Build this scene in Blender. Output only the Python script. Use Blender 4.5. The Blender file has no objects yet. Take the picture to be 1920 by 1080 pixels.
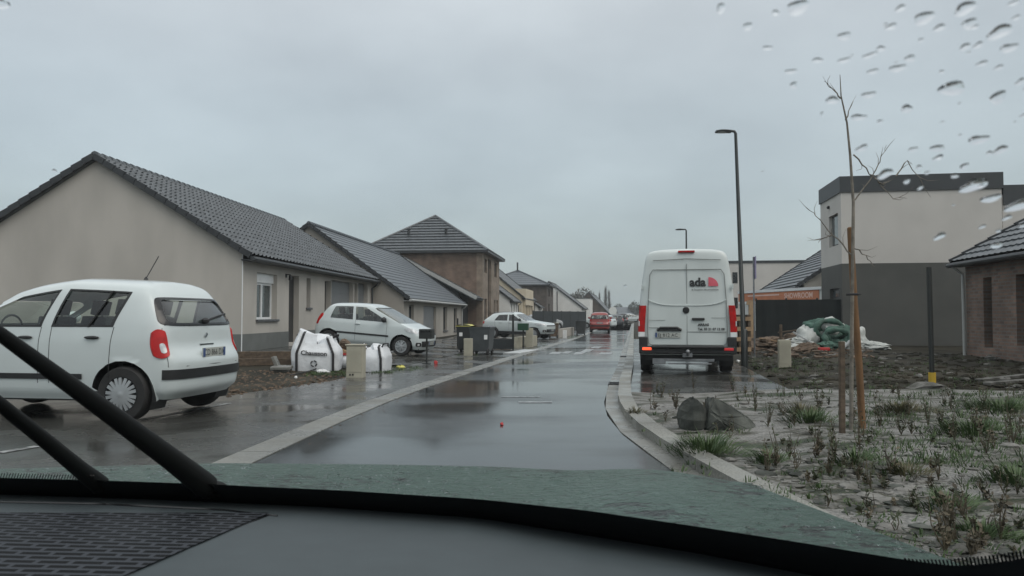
import bpy, bmesh, math, random
import numpy as np
from mathutils import Vector, Matrix, noise as mnoise
R = math.radians
random.seed(7)
S = bpy.context.scene
COL = S.collection

# ---------------------------------------------------------------- camera, sky, sun
F, CAMZ = 1400.0, 1.28
PITCH = math.atan(50 / F)
cam_d = bpy.data.cameras.new('camera'); cam = bpy.data.objects.new('camera', cam_d); COL.objects.link(cam)
cam.location = (0, 0, CAMZ); cam.rotation_euler = (math.pi / 2 + PITCH, 0, 0)
cam_d.sensor_width = 36; cam_d.lens = F / 1920 * 36; cam_d.clip_start = 0.05; cam_d.clip_end = 4000
cam_d.dof.use_dof = True; cam_d.dof.focus_distance = 22; cam_d.dof.aperture_fstop = 19
S.camera = cam
S.view_settings.view_transform = 'Standard'; S.view_settings.look = 'None'
S.view_settings.exposure = -0.3; S.view_settings.gamma = 1
S.cycles.max_bounces = 8; S.cycles.transparent_max_bounces = 12
S.cycles.use_denoising = True

SUN_EL, SUN_ROT = R(48), R(135)
world = bpy.data.worlds.new('World'); S.world = world; world.use_nodes = True
def build_world():
    nt = world.node_tree; N = nt.nodes; L = nt.links; N.clear()
    out = N.new('ShaderNodeOutputWorld')
    sky = N.new('ShaderNodeTexSky'); sky.sky_type = 'NISHITA'; sky.sun_disc = False
    sky.sun_elevation = SUN_EL; sky.sun_rotation = SUN_ROT; sky.air_density = 1; sky.dust_density = 4
    b1 = N.new('ShaderNodeBackground'); b1.inputs[1].default_value = 0.05; L.new(sky.outputs[0], b1.inputs[0])
    tc = N.new('ShaderNodeTexCoord'); sep = N.new('ShaderNodeSeparateXYZ'); L.new(tc.outputs['Generated'], sep.inputs[0])
    # cloud layer projected on a plane above
    mz = N.new('ShaderNodeMath'); mz.operation = 'MAXIMUM'; mz.inputs[1].default_value = 0.0; L.new(sep.outputs[2], mz.inputs[0])
    ad = N.new('ShaderNodeMath'); ad.operation = 'ADD'; ad.inputs[1].default_value = 0.30; L.new(mz.outputs[0], ad.inputs[0])
    dx = N.new('ShaderNodeMath'); dx.operation = 'DIVIDE'; L.new(sep.outputs[0], dx.inputs[0]); L.new(ad.outputs[0], dx.inputs[1])
    dy = N.new('ShaderNodeMath'); dy.operation = 'DIVIDE'; L.new(sep.outputs[1], dy.inputs[0]); L.new(ad.outputs[0], dy.inputs[1])
    cb = N.new('ShaderNodeCombineXYZ'); L.new(dx.outputs[0], cb.inputs[0]); L.new(dy.outputs[0], cb.inputs[1])
    n1 = N.new('ShaderNodeTexNoise'); n1.inputs['Scale'].default_value = 1.4; n1.inputs['Detail'].default_value = 6; n1.inputs['Roughness'].default_value = 0.5
    L.new(cb.outputs[0], n1.inputs['Vector'])
    mr = N.new('ShaderNodeMapRange'); mr.inputs[1].default_value = 0.3; mr.inputs[2].default_value = 0.7
    mr.inputs[3].default_value = 0.84; mr.inputs[4].default_value = 1.15; L.new(n1.outputs[0], mr.inputs[0])
    ramp = N.new('ShaderNodeValToRGB'); e = ramp.color_ramp.elements
    e[0].position = 0.0; e[0].color = (0.395, 0.465, 0.48, 1)
    e[1].position = 1.0; e[1].color = (1.35, 1.38, 1.36, 1)
    for p, c in ((0.10, (0.44, 0.51, 0.52, 1)), (0.26, (0.53, 0.59, 0.595, 1)), (0.42, (0.70, 0.74, 0.74, 1)), (0.7, (1.2, 1.24, 1.22, 1))):
        k = e.new(p); k.color = c
    L.new(mz.outputs[0], ramp.inputs[0])
    mul = N.new('ShaderNodeMixRGB'); mul.blend_type = 'MULTIPLY'; mul.inputs[0].default_value = 1
    L.new(ramp.outputs[0], mul.inputs[1]); L.new(mr.outputs[0], mul.inputs[2])
    b2 = N.new('ShaderNodeBackground'); b2.inputs[1].default_value = 0.99; L.new(mul.outputs[0], b2.inputs[0])
    a = N.new('ShaderNodeAddShader'); L.new(b1.outputs[0], a.inputs[0]); L.new(b2.outputs[0], a.inputs[1])
    L.new(a.outputs[0], out.inputs[0])
build_world()
sun_d = bpy.data.lights.new('sun', 'SUN'); sun = bpy.data.objects.new('sun', sun_d); COL.objects.link(sun)
sun_d.energy = 0.7; sun_d.angle = R(40); sun_d.color = (1, 0.97, 0.92)
sun.rotation_euler = (math.pi / 2 - SUN_EL, 0, math.pi - SUN_ROT)

# ---------------------------------------------------------------- pixel -> world helpers
cp, sp_ = math.cos(PITCH), math.sin(PITCH)
def ray(px, py):
    x, y, u = px - 960, F, 540 - py
    return Vector((x, y * cp - u * sp_, y * sp_ + u * cp))
CAM = Vector((0, 0, CAMZ))
def at(px, py, Y):
    d = ray(px, py); return CAM + d * (Y / d.y)
def on_plane(px, py, p, n):
    d = ray(px, py); n = Vector(n); t = (Vector(p) - CAM).dot(n) / d.dot(n); return CAM + d * t
def sst(a, b, x):
    t = min(1, max(0, (x - a) / (b - a))); return t * t * (3 - 2 * t)
def lerp(a, b, t): return a + (b - a) * t
def interp(pts, y):
    if y <= pts[0][0]: 
        (a, b), (c, d) = pts[0], pts[1]; return b + (d - b) * (y - a) / (c - a)
    for (a, b), (c, d) in zip(pts, pts[1:]):
        if y <= c: return b + (d - b) * (y - a) / (c - a)
    (a, b), (c, d) = pts[-2], pts[-1]; return b + (d - b) * (y - a) / (c - a)
LEFT = [(2, -2.75), (6.52, -2.4), (8.53, -2.25), (11.95, -1.88), (15.6, -1.22), (19.9, -0.45), (26.8, 0.75), (39.5, 2.8), (60, 6.13)]
RIGHT = [(2, 1.75), (5.2, 1.42), (5.97, 1.33), (6.76, 1.256), (7.96, 1.18), (9.43, 1.20), (10.86, 1.33), (13.8, 1.78), (17.9, 2.5), (30, 4.47), (60, 9.37)]
def xl(y): return interp(LEFT, y)
def xr(y): return interp(RIGHT, y)
def road_z(y): return -0.2 * sst(20, 52, y)
def gz(x, y):
    z = road_z(y)
    l = xl(y) - 2.2 - x
    if l > 0: z += 0.24 * sst(0, 4.5, l) * sst(13, 18.5, y) * (1 - 0.6 * sst(30, 45, y))
    r = x - (xr(y) + 0.4)
    if r > 0:
        z += 0.1 * sst(0, 0.05, r) * (1 - sst(11.3, 11.8, y))
        z += 0.2 * sst(2.6, 6, r) * sst(11, 15, y)
    return z
def gp(px, py):
    z = 0.0
    for _ in range(25):
        d = ray(px, py); t = (z - CAMZ) / d.z; p = CAM + d * t; z = 0.5 * z + 0.5 * gz(p.x, p.y)
    return Vector((p.x, p.y, gz(p.x, p.y)))

# ---------------------------------------------------------------- objects
FRAME = {}
def put(o, label=None, cat=None, group=None, kind=None):
    if label: o['label'] = label
    if cat: o['category'] = cat
    if group: o['group'] = group
    if kind: o['kind'] = kind
    return o
def thing(name, loc, rz=0, label=None, cat=None, group=None, rx=0, ry=0):
    o = bpy.data.objects.new(name, None); COL.objects.link(o); o.empty_display_size = .2
    o.location = loc; o.rotation_euler = (rx, ry, rz)
    FRAME[o.name] = Matrix.Translation(Vector(loc)) @ o.rotation_euler.to_matrix().to_4x4()
    return put(o, label, cat, group)
def copy_tree(o, parent=None):
    c = o.copy(); COL.objects.link(c)
    if parent: c.parent = parent
    for ch in list(o.children): copy_tree(ch, c)
    return c

class MB:
    def __init__(s): s.v = []; s.f = []; s.mi = []; s.cur = 0; s.calls = []
    def add(s, vs, fs):
        k = len(s.v); s.v += [tuple(v) for v in vs]; s.calls.append((vs, fs))
        for f in fs: s.f.append(tuple(i + k for i in f)); s.mi.append(s.cur)
    def quad(s, a, b, c, d): s.add([a, b, c, d], [(0, 1, 2, 3)])
    def box(s, c, size, rz=0, rot=None):
        sx, sy, sz = (q / 2 for q in size)
        vs = [Vector((x, y, z)) for x in (-sx, sx) for y in (-sy, sy) for z in (-sz, sz)]
        M = rot if rot is not None else Matrix.Rotation(rz, 3, 'Z')
        vs = [M @ v + Vector(c) for v in vs]
        s.add(vs, [(0, 1, 3, 2), (4, 6, 7, 5), (0, 4, 5, 1), (2, 3, 7, 6), (0, 2, 6, 4), (1, 5, 7, 3)])
    def bx(s, x0, x1, y0, y1, z0, z1): s.box(((x0 + x1) / 2, (y0 + y1) / 2, (z0 + z1) / 2), (abs(x1 - x0), abs(y1 - y0), abs(z1 - z0)))
    def beam(s, a, b, w, h, up=(0, 0, 1)):
        a, b = Vector(a), Vector(b); d = (b - a); L = d.length; d.normalize(); u = Vector(up)
        sd = d.cross(u)
        if sd.length < 1e-4: sd = d.cross(Vector((1, 0, 0)))
        sd.normalize(); u = sd.cross(d)
        M = Matrix((d, sd, u)).transposed(); s.box((a + b) / 2, (L, w, h), rot=M)
    def path(s, pts, rad, n=8, cap=True):
        pts = [Vector(p) for p in pts]
        if not isinstance(rad, (list, tuple)): rad = [rad] * len(pts)
        k = len(s.v); vs = []; fs = []; prev = None
        for i, p in enumerate(pts):
            d = (pts[min(i + 1, len(pts) - 1)] - pts[max(i - 1, 0)]).normalized()
            a = prev - d * prev.dot(d) if prev is not None else d.cross(Vector((0, 0, 1)) if abs(d.z) < .9 else Vector((1, 0, 0)))
            a.normalize(); prev = a; b = d.cross(a)
            for j in range(n):
                t = 2 * math.pi * j / n; vs.append(p + (a * math.cos(t) + b * math.sin(t)) * rad[i])
        for i in range(len(pts) - 1):
            for j in range(n):
                fs.append((i * n + j, i * n + (j + 1) % n, (i + 1) * n + (j + 1) % n, (i + 1) * n + j))
        if cap: fs.append(tuple(range(n))[::-1]); fs.append(tuple((len(pts) - 1) * n + j for j in range(n)))
        s.add(vs, fs)
    def lathe(s, prof, c=(0, 0, 0), axis='Z', n=20):
        vs = []; fs = []; m = len(prof); c = Vector(c)
        for i in range(n):
            t = 2 * math.pi * i / n
            for r, h in prof:
                p = (r * math.cos(t), r * math.sin(t), h)
                if axis == 'Y': p = (p[0], p[2], p[1])
                if axis == 'X': p = (p[2], p[0], p[1])
                vs.append(c + Vector(p))
        for i in range(n):
            for j in range(m - 1):
                fs.append((i * m + j, ((i + 1) % n) * m + j, ((i + 1) % n) * m + j + 1, i * m + j + 1))
        s.add(vs, fs)
    def prism(s, poly, z0, z1):
        n = len(poly); vs = [(p[0], p[1], z0) for p in poly] + [(p[0], p[1], z1) for p in poly]
        s.add(vs, [tuple(range(n))[::-1], tuple(range(n, 2 * n))] + [(i, (i + 1) % n, n + (i + 1) % n, n + i) for i in range(n)])
    def grid(s, P):
        nu, nv = len(P), len(P[0]); vs = [p for row in P for p in row]
        s.add(vs, [(i * nv + j, (i + 1) * nv + j, (i + 1) * nv + j + 1, i * nv + j + 1) for i in range(nu - 1) for j in range(nv - 1)])
    def blob(s, c, r, seed=0, amp=.2, nu=9, nv=6, rz=0, flat=None):
        rg = random.Random(seed); ph = [rg.uniform(0, 6.28) for _ in range(8)]
        vs = []; fs = []; c = Vector(c); M = Matrix.Rotation(rz, 3, 'Z')
        for j in range(nv + 1):
            b = -math.pi / 2 + math.pi * j / nv
            for i in range(nu):
                a = 2 * math.pi * i / nu
                k = 1 + amp * (math.sin(2 * a + ph[0] + 2 * b) * .5 + math.sin(3 * a + ph[1] - 2 * b) * .35 + math.sin(a + ph[2] + 3 * b) * .4 + rg.uniform(-.3, .3) * (0 < j < nv))
                v = Vector((math.cos(b) * math.cos(a) * r[0] * k, math.cos(b) * math.sin(a) * r[1] * k, math.sin(b) * r[2] * k))
                if flat is not None and v.z < flat: v.z = flat
                vs.append(M @ v + c)
        for j in range(nv):
            for i in range(nu):
                fs.append((j * nu + i, j * nu + (i + 1) % nu, (j + 1) * nu + (i + 1) % nu, (j + 1) * nu + i))
        s.add(vs, fs)
    def crumple(s, c, r, seed=0, amp=.22, nu=22, nv=14, fine=.10):
        vs = []; fs = []; c = Vector(c); o = Vector((seed * 3.7, seed * 1.3, 0))
        for j in range(nv + 1):
            b = -math.pi / 2 + math.pi * j / nv
            for i in range(nu):
                a = 2 * math.pi * i / nu; d = Vector((math.cos(b) * math.cos(a), math.cos(b) * math.sin(a), math.sin(b)))
                k = 1 + amp * mnoise.noise(d * 1.6 + o) + fine * (1 - 2 * abs(mnoise.noise(d * 4.5 + o))) + fine * .5 * (1 - 2 * abs(mnoise.noise(d * 9 + o)))
                vs.append(Vector((d.x * r[0] * k, d.y * r[1] * k, d.z * r[2] * k)) + c)
        for j in range(nv):
            for i in range(nu): fs.append((j * nu + i, j * nu + (i + 1) % nu, (j + 1) * nu + (i + 1) % nu, (j + 1) * nu + i))
        s.add(vs, fs)
    def build_each(s, name, mats, parent, **k):
        for vs, fs in s.calls:
            q = MB(); q.add(vs, fs); o = q.build(name, mats, parent, **k)
        return o
    def build(s, name, mats, parent=None, local=False, smooth=None, bevel=0, weld=False, label=None, keep=False, origin=None):
        if not isinstance(mats, (list, tuple)): mats = [mats]
        me = bpy.data.meshes.new(name)
        vs = [Vector(v) for v in s.v]; loc = Vector((0, 0, 0))
        if parent is not None:
            M = FRAME[parent.name]
            if not local:
                I = M.inverted(); vs = [I @ v for v in vs]
        else:
            M = Matrix.Identity(4)
            if not keep:
                xs = [v.x for v in vs]; ys = [v.y for v in vs]; zs = [v.z for v in vs]
                loc = Vector(((min(xs) + max(xs)) / 2, (min(ys) + max(ys)) / 2, min(zs)))
                if origin is not None: loc = Vector(origin)
                vs = [v - loc for v in vs]
        me.from_pydata(vs, [], s.f)
        for m in mats: me.materials.append(m)
        if any(s.mi): me.polygons.foreach_set('material_index', s.mi)
        if weld:
            bm = bmesh.new(); bm.from_mesh(me); bmesh.ops.remove_doubles(bm, verts=bm.verts, dist=1e-4); bm.to_mesh(me); bm.free()
        bm = bmesh.new(); bm.from_mesh(me); bmesh.ops.recalc_face_normals(bm, faces=bm.faces); bm.to_mesh(me); bm.free()
        if smooth:
            me.polygons.foreach_set('use_smooth', [True] * len(me.polygons)); me.set_sharp_from_angle(angle=R(smooth))
        me.update()
        o = bpy.data.objects.new(name, me); COL.objects.link(o); o.location = loc
        if parent is not None: o.parent = parent
        FRAME[o.name] = M
        if bevel:
            b = o.modifiers.new('bevel', 'BEVEL'); b.width = bevel; b.segments = 2; b.limit_method = 'ANGLE'
        if label: o['label'] = label
        return o
def text(mb, s, size, M, align='CENTER', bold=0.0, sx=1.0):
    """lettering laid in the plane of M (x = reading direction, y = up)"""
    cu = bpy.data.curves.new('t', 'FONT'); cu.body = s; cu.size = size; cu.align_x = align; cu.offset = bold; cu.extrude = 0.0005; cu.resolution_u = 3
    o = bpy.data.objects.new('t', cu); COL.objects.link(o); bpy.context.view_layer.update()
    me = bpy.data.meshes.new_from_object(o.evaluated_get(bpy.context.evaluated_depsgraph_get()))
    mb.add([M @ Vector((v.co.x * sx, v.co.y, v.co.z)) for v in me.vertices], [tuple(p.vertices) for p in me.polygons])
    bpy.data.objects.remove(o); bpy.data.meshes.remove(me); bpy.data.curves.remove(cu)
def plane_mat(o, x, y):
    x = Vector(x).normalized(); y = Vector(y).normalized(); z = x.cross(y)
    M = Matrix((x, y, z)).transposed().to_4x4(); M.translation = Vector(o); return M

# ---------------------------------------------------------------- materials
def new_mat(name):
    m = bpy.data.materials.new(name); m.use_nodes = True
    return m, m.node_tree.nodes, m.node_tree.links, m.node_tree.nodes['Principled BSDF']
def col4(c): return (c[0], c[1], c[2], 1)
def mat(name, c, rough=.6, var=.12, scale=3, bump=0, bscale=30, metal=0, coat=0, spec=.5, detail=5, c2=None, stretch=None, emit=0, thr=(.35, .65)):
    m, N, L, B = new_mat(name)
    B.inputs['Roughness'].default_value = rough; B.inputs['Metallic'].default_value = metal
    B.inputs['Coat Weight'].default_value = coat; B.inputs['Coat Roughness'].default_value = .08
    B.inputs['Specular IOR Level'].default_value = spec
    tc = N.new('ShaderNodeTexCoord'); vec = tc.outputs['Object']
    if stretch:
        mp = N.new('ShaderNodeMapping'); mp.inputs['Scale'].default_value = stretch; L.new(vec, mp.inputs[0]); vec = mp.outputs[0]
    n = N.new('ShaderNodeTexNoise'); n.inputs['Scale'].default_value = scale; n.inputs['Detail'].default_value = detail; L.new(vec, n.inputs['Vector'])
    r = N.new('ShaderNodeValToRGB'); r.color_ramp.elements[0].position = thr[0]; r.color_ramp.elements[1].position = thr[1]
    r.color_ramp.elements[0].color = col4([x * (1 - var) for x in c]) if c2 is None else col4(c)
    r.color_ramp.elements[1].color = col4([x * (1 + var) for x in c]) if c2 is None else col4(c2)
    L.new(n.outputs[0], r.inputs[0]); L.new(r.outputs[0], B.inputs['Base Color'])
    if emit:
        L.new(r.outputs[0], B.inputs['Emission Color']); B.inputs['Emission Strength'].default_value = emit
    if bump:
        n2 = N.new('ShaderNodeTexNoise'); n2.inputs['Scale'].default_value = bscale; n2.inputs['Detail'].default_value = 4; L.new(tc.outputs['Object'], n2.inputs['Vector'])
        b = N.new('ShaderNodeBump'); b.inputs['Strength'].default_value = bump; b.inputs['Distance'].default_value = .02
        L.new(n2.outputs[0], b.inputs['Height']); L.new(b.outputs[0], B.inputs['Normal'])
    return m
def wet_mat(name, c, r0, r1, scale, bump=.15, bscale=60, var=.25, pud=(.42, .6), stretch=(1, 1, 1)):
    m, N, L, B = new_mat(name)
    tc = N.new('ShaderNodeTexCoord'); mp = N.new('ShaderNodeMapping'); mp.inputs['Scale'].default_value = stretch; L.new(tc.outputs['Object'], mp.inputs[0])
    n = N.new('ShaderNodeTexNoise'); n.inputs['Scale'].default_value = scale; n.inputs['Detail'].default_value = 5; n.inputs['Roughness'].default_value = .55; L.new(mp.outputs[0], n.inputs['Vector'])
    mr = N.new('ShaderNodeMapRange'); mr.inputs[1].default_value = pud[0]; mr.inputs[2].default_value = pud[1]; mr.inputs[3].default_value = r0; mr.inputs[4].default_value = r1
    L.new(n.outputs[0], mr.inputs[0]); L.new(mr.outputs[0], B.inputs['Roughness'])
    n2 = N.new('ShaderNodeTexNoise'); n2.inputs['Scale'].default_value = bscale; n2.inputs['Detail'].default_value = 3; L.new(tc.outputs['Object'], n2.inputs['Vector'])
    n3 = N.new('ShaderNodeTexNoise'); n3.inputs['Scale'].default_value = .6; n3.inputs['Detail'].default_value = 6; L.new(tc.outputs['Object'], n3.inputs['Vector'])
    ml = N.new('ShaderNodeMath'); ml.operation = 'ADD'; L.new(n2.outputs[0], ml.inputs[0]); L.new(n3.outputs[0], ml.inputs[1])
    r = N.new('ShaderNodeValToRGB'); r.color_ramp.elements[0].position = .7; r.color_ramp.elements[1].position = 1.3 if False else 1.0
    mh = N.new('ShaderNodeMath'); mh.operation = 'MULTIPLY'; mh.inputs[1].default_value = .85; L.new(ml.outputs[0], mh.inputs[0])
    r.color_ramp.elements[0].color = col4([x * (1 - var) for x in c]); r.color_ramp.elements[1].color = col4([x * (1 + var) for x in c])
    L.new(mh.outputs[0], r.inputs[0]); L.new(r.outputs[0], B.inputs['Base Color'])
    B.inputs['IOR'].default_value = 1.4
    b = N.new('ShaderNodeBump'); b.inputs['Distance'].default_value = .004
    mb_ = N.new('ShaderNodeMapRange'); mb_.inputs[1].default_value = pud[0]; mb_.inputs[2].default_value = pud[1]; mb_.inputs[3].default_value = bump * .16; mb_.inputs[4].default_value = bump
    L.new(n.outputs[0], mb_.inputs[0]); L.new(mb_.outputs[0], b.inputs['Strength']); L.new(n2.outputs[0], b.inputs['Height']); L.new(b.outputs[0], B.inputs['Normal'])
    return m
def brick_mat(name, c1, c2, cm, bw=.22, bh=.065, mortar=.012, rough=.85):
    m, N, L, B = new_mat(name); B.inputs['Roughness'].default_value = rough
    tc = N.new('ShaderNodeTexCoord'); sx = N.new('ShaderNodeSeparateXYZ'); L.new(tc.outputs['Object'], sx.inputs[0])
    a = N.new('ShaderNodeMath'); a.operation = 'ADD'; L.new(sx.outputs[0], a.inputs[0]); L.new(sx.outputs[1], a.inputs[1])
    cb = N.new('ShaderNodeCombineXYZ'); L.new(a.outputs[0], cb.inputs[0]); L.new(sx.outputs[2], cb.inputs[1])
    t = N.new('ShaderNodeTexBrick'); t.inputs['Color1'].default_value = col4(c1); t.inputs['Color2'].default_value = col4(c2); t.inputs['Mortar'].default_value = col4(cm)
    t.inputs['Scale'].default_value = 1; t.inputs['Mortar Size'].default_value = mortar; t.inputs['Brick Width'].default_value = bw; t.inputs['Row Height'].default_value = bh; t.inputs['Bias'].default_value = -.1
    L.new(cb.outputs[0], t.inputs['Vector'])
    n = N.new('ShaderNodeTexNoise'); n.inputs['Scale'].default_value = 1.3; n.inputs['Detail'].default_value = 8; L.new(tc.outputs['Object'], n.inputs['Vector'])
    mr = N.new('ShaderNodeMapRange'); mr.inputs[1].default_value = .3; mr.inputs[2].default_value = .7; mr.inputs[3].default_value = .65; mr.inputs[4].default_value = 1.25; L.new(n.outputs[0], mr.inputs[0])
    mx = N.new('ShaderNodeMixRGB'); mx.blend_type = 'MULTIPLY'; mx.inputs[0].default_value = 1; L.new(t.outputs[0], mx.inputs[1]); L.new(mr.outputs[0], mx.inputs[2])
    L.new(mx.outputs[0], B.inputs['Base Color'])
    b = N.new('ShaderNodeBump'); b.inputs['Strength'].default_value = .5; b.inputs['Distance'].default_value = .01; b.invert = True
    L.new(t.outputs['Fac'], b.inputs['Height']); L.new(b.outputs[0], B.inputs['Normal'])
    return m
def glass_mat(name, tint, refl=1.0, fres=1.5):
    m, N, L, B = new_mat(name); N.remove(B); out = N['Material Output']
    t = N.new('ShaderNodeBsdfTransparent'); t.inputs[0].default_value = col4(tint)
    g = N.new('ShaderNodeBsdfGlossy'); g.inputs['Roughness'].default_value = .03; g.inputs[0].default_value = (refl, refl, refl, 1)
    lw = N.new('ShaderNodeLayerWeight'); lw.inputs[0].default_value = .5; pw = N.new('ShaderNodeMath'); pw.operation = 'POWER'; pw.inputs[1].default_value = 3.5; L.new(lw.outputs['Facing'], pw.inputs[0]); fr = N.new('ShaderNodeMapRange'); fr.inputs[3].default_value = .06; fr.inputs[4].default_value = .9; L.new(pw.outputs[0], fr.inputs[0])
    mx = N.new('ShaderNodeMixShader'); L.new(fr.outputs[0], mx.inputs[0]); L.new(t.outputs[0], mx.inputs[1]); L.new(g.outputs[0], mx.inputs[2]); L.new(mx.outputs[0], out.inputs[0])
    return m
def clear_mat(name):
    m, N, L, B = new_mat(name); N.remove(B)
    t = N.new('ShaderNodeBsdfTransparent'); t.inputs[0].default_value = (1, 1, 1, 1); L.new(t.outputs[0], N['Material Output'].inputs[0]); return m
def water_mat(name):
    m, N, L, B = new_mat(name); N.remove(B)
    g = N.new('ShaderNodeBsdfGlass'); g.inputs['IOR'].default_value = 1.33; g.inputs['Roughness'].default_value = 0; L.new(g.outputs[0], N['Material Output'].inputs[0]); return m

M = {}
M['render_beige'] = mat('beige render', (.42, .40, .365), .9, .085, .9, .25, 90, detail=10, stretch=(1, 1, .45))
M['render_light'] = mat('light render', (.50, .485, .455), .9, .05, .8, .2, 90)
M['render_white'] = mat('white render', (.66, .66, .63), .9, .06, .8)
M['render_cream'] = mat('cream render', (.52, .46, .35), .9, .08, .8)
M['render_house'] = mat('grey beige render', (.34, .32, .285), .9, .07, .8)
M['plinth'] = mat('grey plinth render', (.13, .14, .135), .9, .1, 2)
M['tile'] = mat('anthracite roof tile', (.072, .082, .09), .42, .3, 5, .1, 40, c2=None)
M['tile_far'] = mat('grey roof tile', (.085, .09, .093), .5, .25, 3)
M['slate'] = mat('slate roofing', (.075, .088, .10), .45, .12, 4)
M['trim_dark'] = mat('dark trim', (.028, .031, .034), .45, .15, 4)
M['gutter_zinc'] = mat('pale gutter', (.36, .37, .36), .45, .08, 4)
M['pvc'] = mat('white pvc', (.74, .76, .76), .35, .04, 3)
M['shutter'] = mat('roller shutter box', (.40, .41, .40), .5, .04, 3)
M['pane'] = mat('window pane', (.06, .075, .078), .08, .25, 2, spec=.8)
M['pane_dark'] = mat('dark pane', (.02, .024, .026), .08, .2, 2, spec=.8)
M['door_dark'] = mat('dark door', (.03, .03, .03), .5, .1, 2)
M['garage'] = mat('grey garage door', (.17, .18, .185), .5, .05, 2)
M['sill'] = mat('stone sill', (.075, .08, .085), .5, .15, 6)
M['brick_brown'] = brick_mat('brown brick', (.20, .125, .085), (.15, .095, .07), (.16, .14, .12))
M['brick_tan'] = brick_mat('tan brick', (.27, .205, .15), (.23, .17, .125), (.22, .20, .17))
M['brick_old'] = brick_mat('weathered red brick', (.215, .135, .102), (.115, .078, .062), (.15, .137, .12), .24, .085, .015)
M['dark_clad'] = brick_mat('dark brown brick', (.105, .085, .072), (.085, .07, .06), (.08, .07, .06))
M['dark_grey'] = mat('dark grey render', (.076, .078, .072), .85, .1, .9, .2, 90)
M['parapet'] = mat('anthracite parapet', (.032, .038, .042), .5, .1, 1)
M['asphalt'] = wet_mat('wet asphalt', (.028, .031, .031), .06, .28, .32, .34, 45, pud=(.44, .66), stretch=(.7, 1.3, 1))
M['asphalt_side'] = wet_mat('damp asphalt', (.052, .053, .049), .10, .34, .8, .25, 70, pud=(.40, .62))
M['concrete'] = wet_mat('wet concrete', (.165, .165, .15), .22, .55, 1.5, .2, 50, var=.22)
M['kerb'] = wet_mat('kerb concrete', (.19, .19, .17), .3, .6, 1.5, .35, 50, var=.34)
M['soil'] = mat('wet soil', (.011, .011, .008), .8, 0, .9, .9, 14, spec=.12, c2=(.050, .045, .033), detail=10, thr=(.3, .7))
def bed_mat():
    m, N, L, B = new_mat('pale gravel'); B.inputs['Roughness'].default_value = .5; B.inputs['Specular IOR Level'].default_value = .25
    tc = N.new('ShaderNodeTexCoord'); mp = N.new('ShaderNodeMapping'); mp.inputs['Scale'].default_value = (.8, 1.5, 1); L.new(tc.outputs['Object'], mp.inputs[0])
    n = N.new('ShaderNodeTexNoise'); n.inputs['Scale'].default_value = 1.9; n.inputs['Detail'].default_value = 10; n.inputs['Roughness'].default_value = .68; n.inputs['Distortion'].default_value = .6; L.new(mp.outputs[0], n.inputs['Vector'])
    r = N.new('ShaderNodeValToRGB'); e = r.color_ramp.elements; e[0].position = .33; e[0].color = (.018, .020, .011, 1); e[1].position = .60; e[1].color = (.25, .245, .23, 1)
    for p, c in ((.41, (.030, .044, .018, 1)), (.455, (.060, .058, .038, 1)), (.51, (.19, .186, .17, 1))): k = e.new(p); k.color = c
    L.new(n.outputs[0], r.inputs[0])
    v = N.new('ShaderNodeTexVoronoi'); v.inputs['Scale'].default_value = 38; L.new(tc.outputs['Object'], v.inputs['Vector'])
    hs = N.new('ShaderNodeMapRange'); hs.inputs[3].default_value = 1.2; hs.inputs[4].default_value = .6; hs.inputs[2].default_value = .7; L.new(v.outputs['Distance'], hs.inputs[0])
    mx = N.new('ShaderNodeMixRGB'); mx.blend_type = 'MULTIPLY'; mx.inputs[0].default_value = 1; L.new(r.outputs[0], mx.inputs[1]); L.new(hs.outputs[0], mx.inputs[2]); L.new(mx.outputs[0], B.inputs['Base Color'])
    b = N.new('ShaderNodeBump'); b.inputs['Strength'].default_value = .8; b.inputs['Distance'].default_value = .02; b.invert = True; L.new(v.outputs['Distance'], b.inputs['Height']); L.new(b.outputs[0], B.inputs['Normal']); return m
M['gravel'] = bed_mat()
M['stone'] = mat('pale stone', (.075, .075, .066), .8, 0, 5, .6, 30, spec=.2, c2=(.20, .196, .183), detail=8)
M['rock'] = mat('grey rock', (.022, .025, .022), .8, 0, 3, .9, 9, spec=.2, c2=(.105, .112, .10), detail=9)
M['grass'] = mat('grass blades', (.024, .055, .014), .6, 0, 9, c2=(.058, .098, .026))
M['dry'] = mat('dry stems', (.05, .042, .028), .8, 0, 9, c2=(.11, .09, .055))
M['weed'] = mat('weed leaves', (.028, .042, .018), .7, 0, 9, c2=(.06, .066, .032))
M['bark'] = mat('grey bark', (.17, .155, .13), .9, .3, 9, .5, 40)
M['bark_far'] = mat('bare twigs', (.115, .112, .105), .9, .15, 2)
M['evergreen'] = mat('evergreen foliage', (.045, .058, .045), .8, .35, 2)
M['hedge_far'] = mat('grey brown thicket', (.085, .085, .072), .9, .3, 1.5)
M['stake'] = mat('orange brown stake', (.145, .078, .034), .8, .25, 5, .3, 30, stretch=(3, 3, .6))
M['seam_grey'] = mat('door seam', (.20, .22, .215), .6, .1, 4)
M['wood'] = mat('weathered plank', (.085, .062, .042), .8, .3, 4, .4, 30, stretch=(.6, 4, 4))
M['wood_pale'] = mat('pale timber', (.30, .21, .125), .8, .2, 4, .3, 30)
M['paint_white'] = mat('white car paint', (.52, .575, .575), .28, .03, 2, coat=.6)
M['van_white'] = mat('white van paint', (.53, .58, .57), .38, .07, 1.2, coat=.35, stretch=(1, 1, .35), detail=7)
M['paint_red'] = mat('red car paint', (.24, .028, .022), .3, .06, 2, coat=.6)
M['paint_dark'] = mat('dark car paint', (.022, .025, .028), .3, .06, 2, coat=.6)
M['paint_grey'] = mat('silver car paint', (.34, .36, .37), .35, .05, 2, coat=.6)
M['wiper'] = mat('black wiper', (.006, .007, .007), .7, .1, 6, spec=.2)
M['plastic'] = mat('black plastic', (.016, .017, .018), .5, .15, 6)
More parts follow.
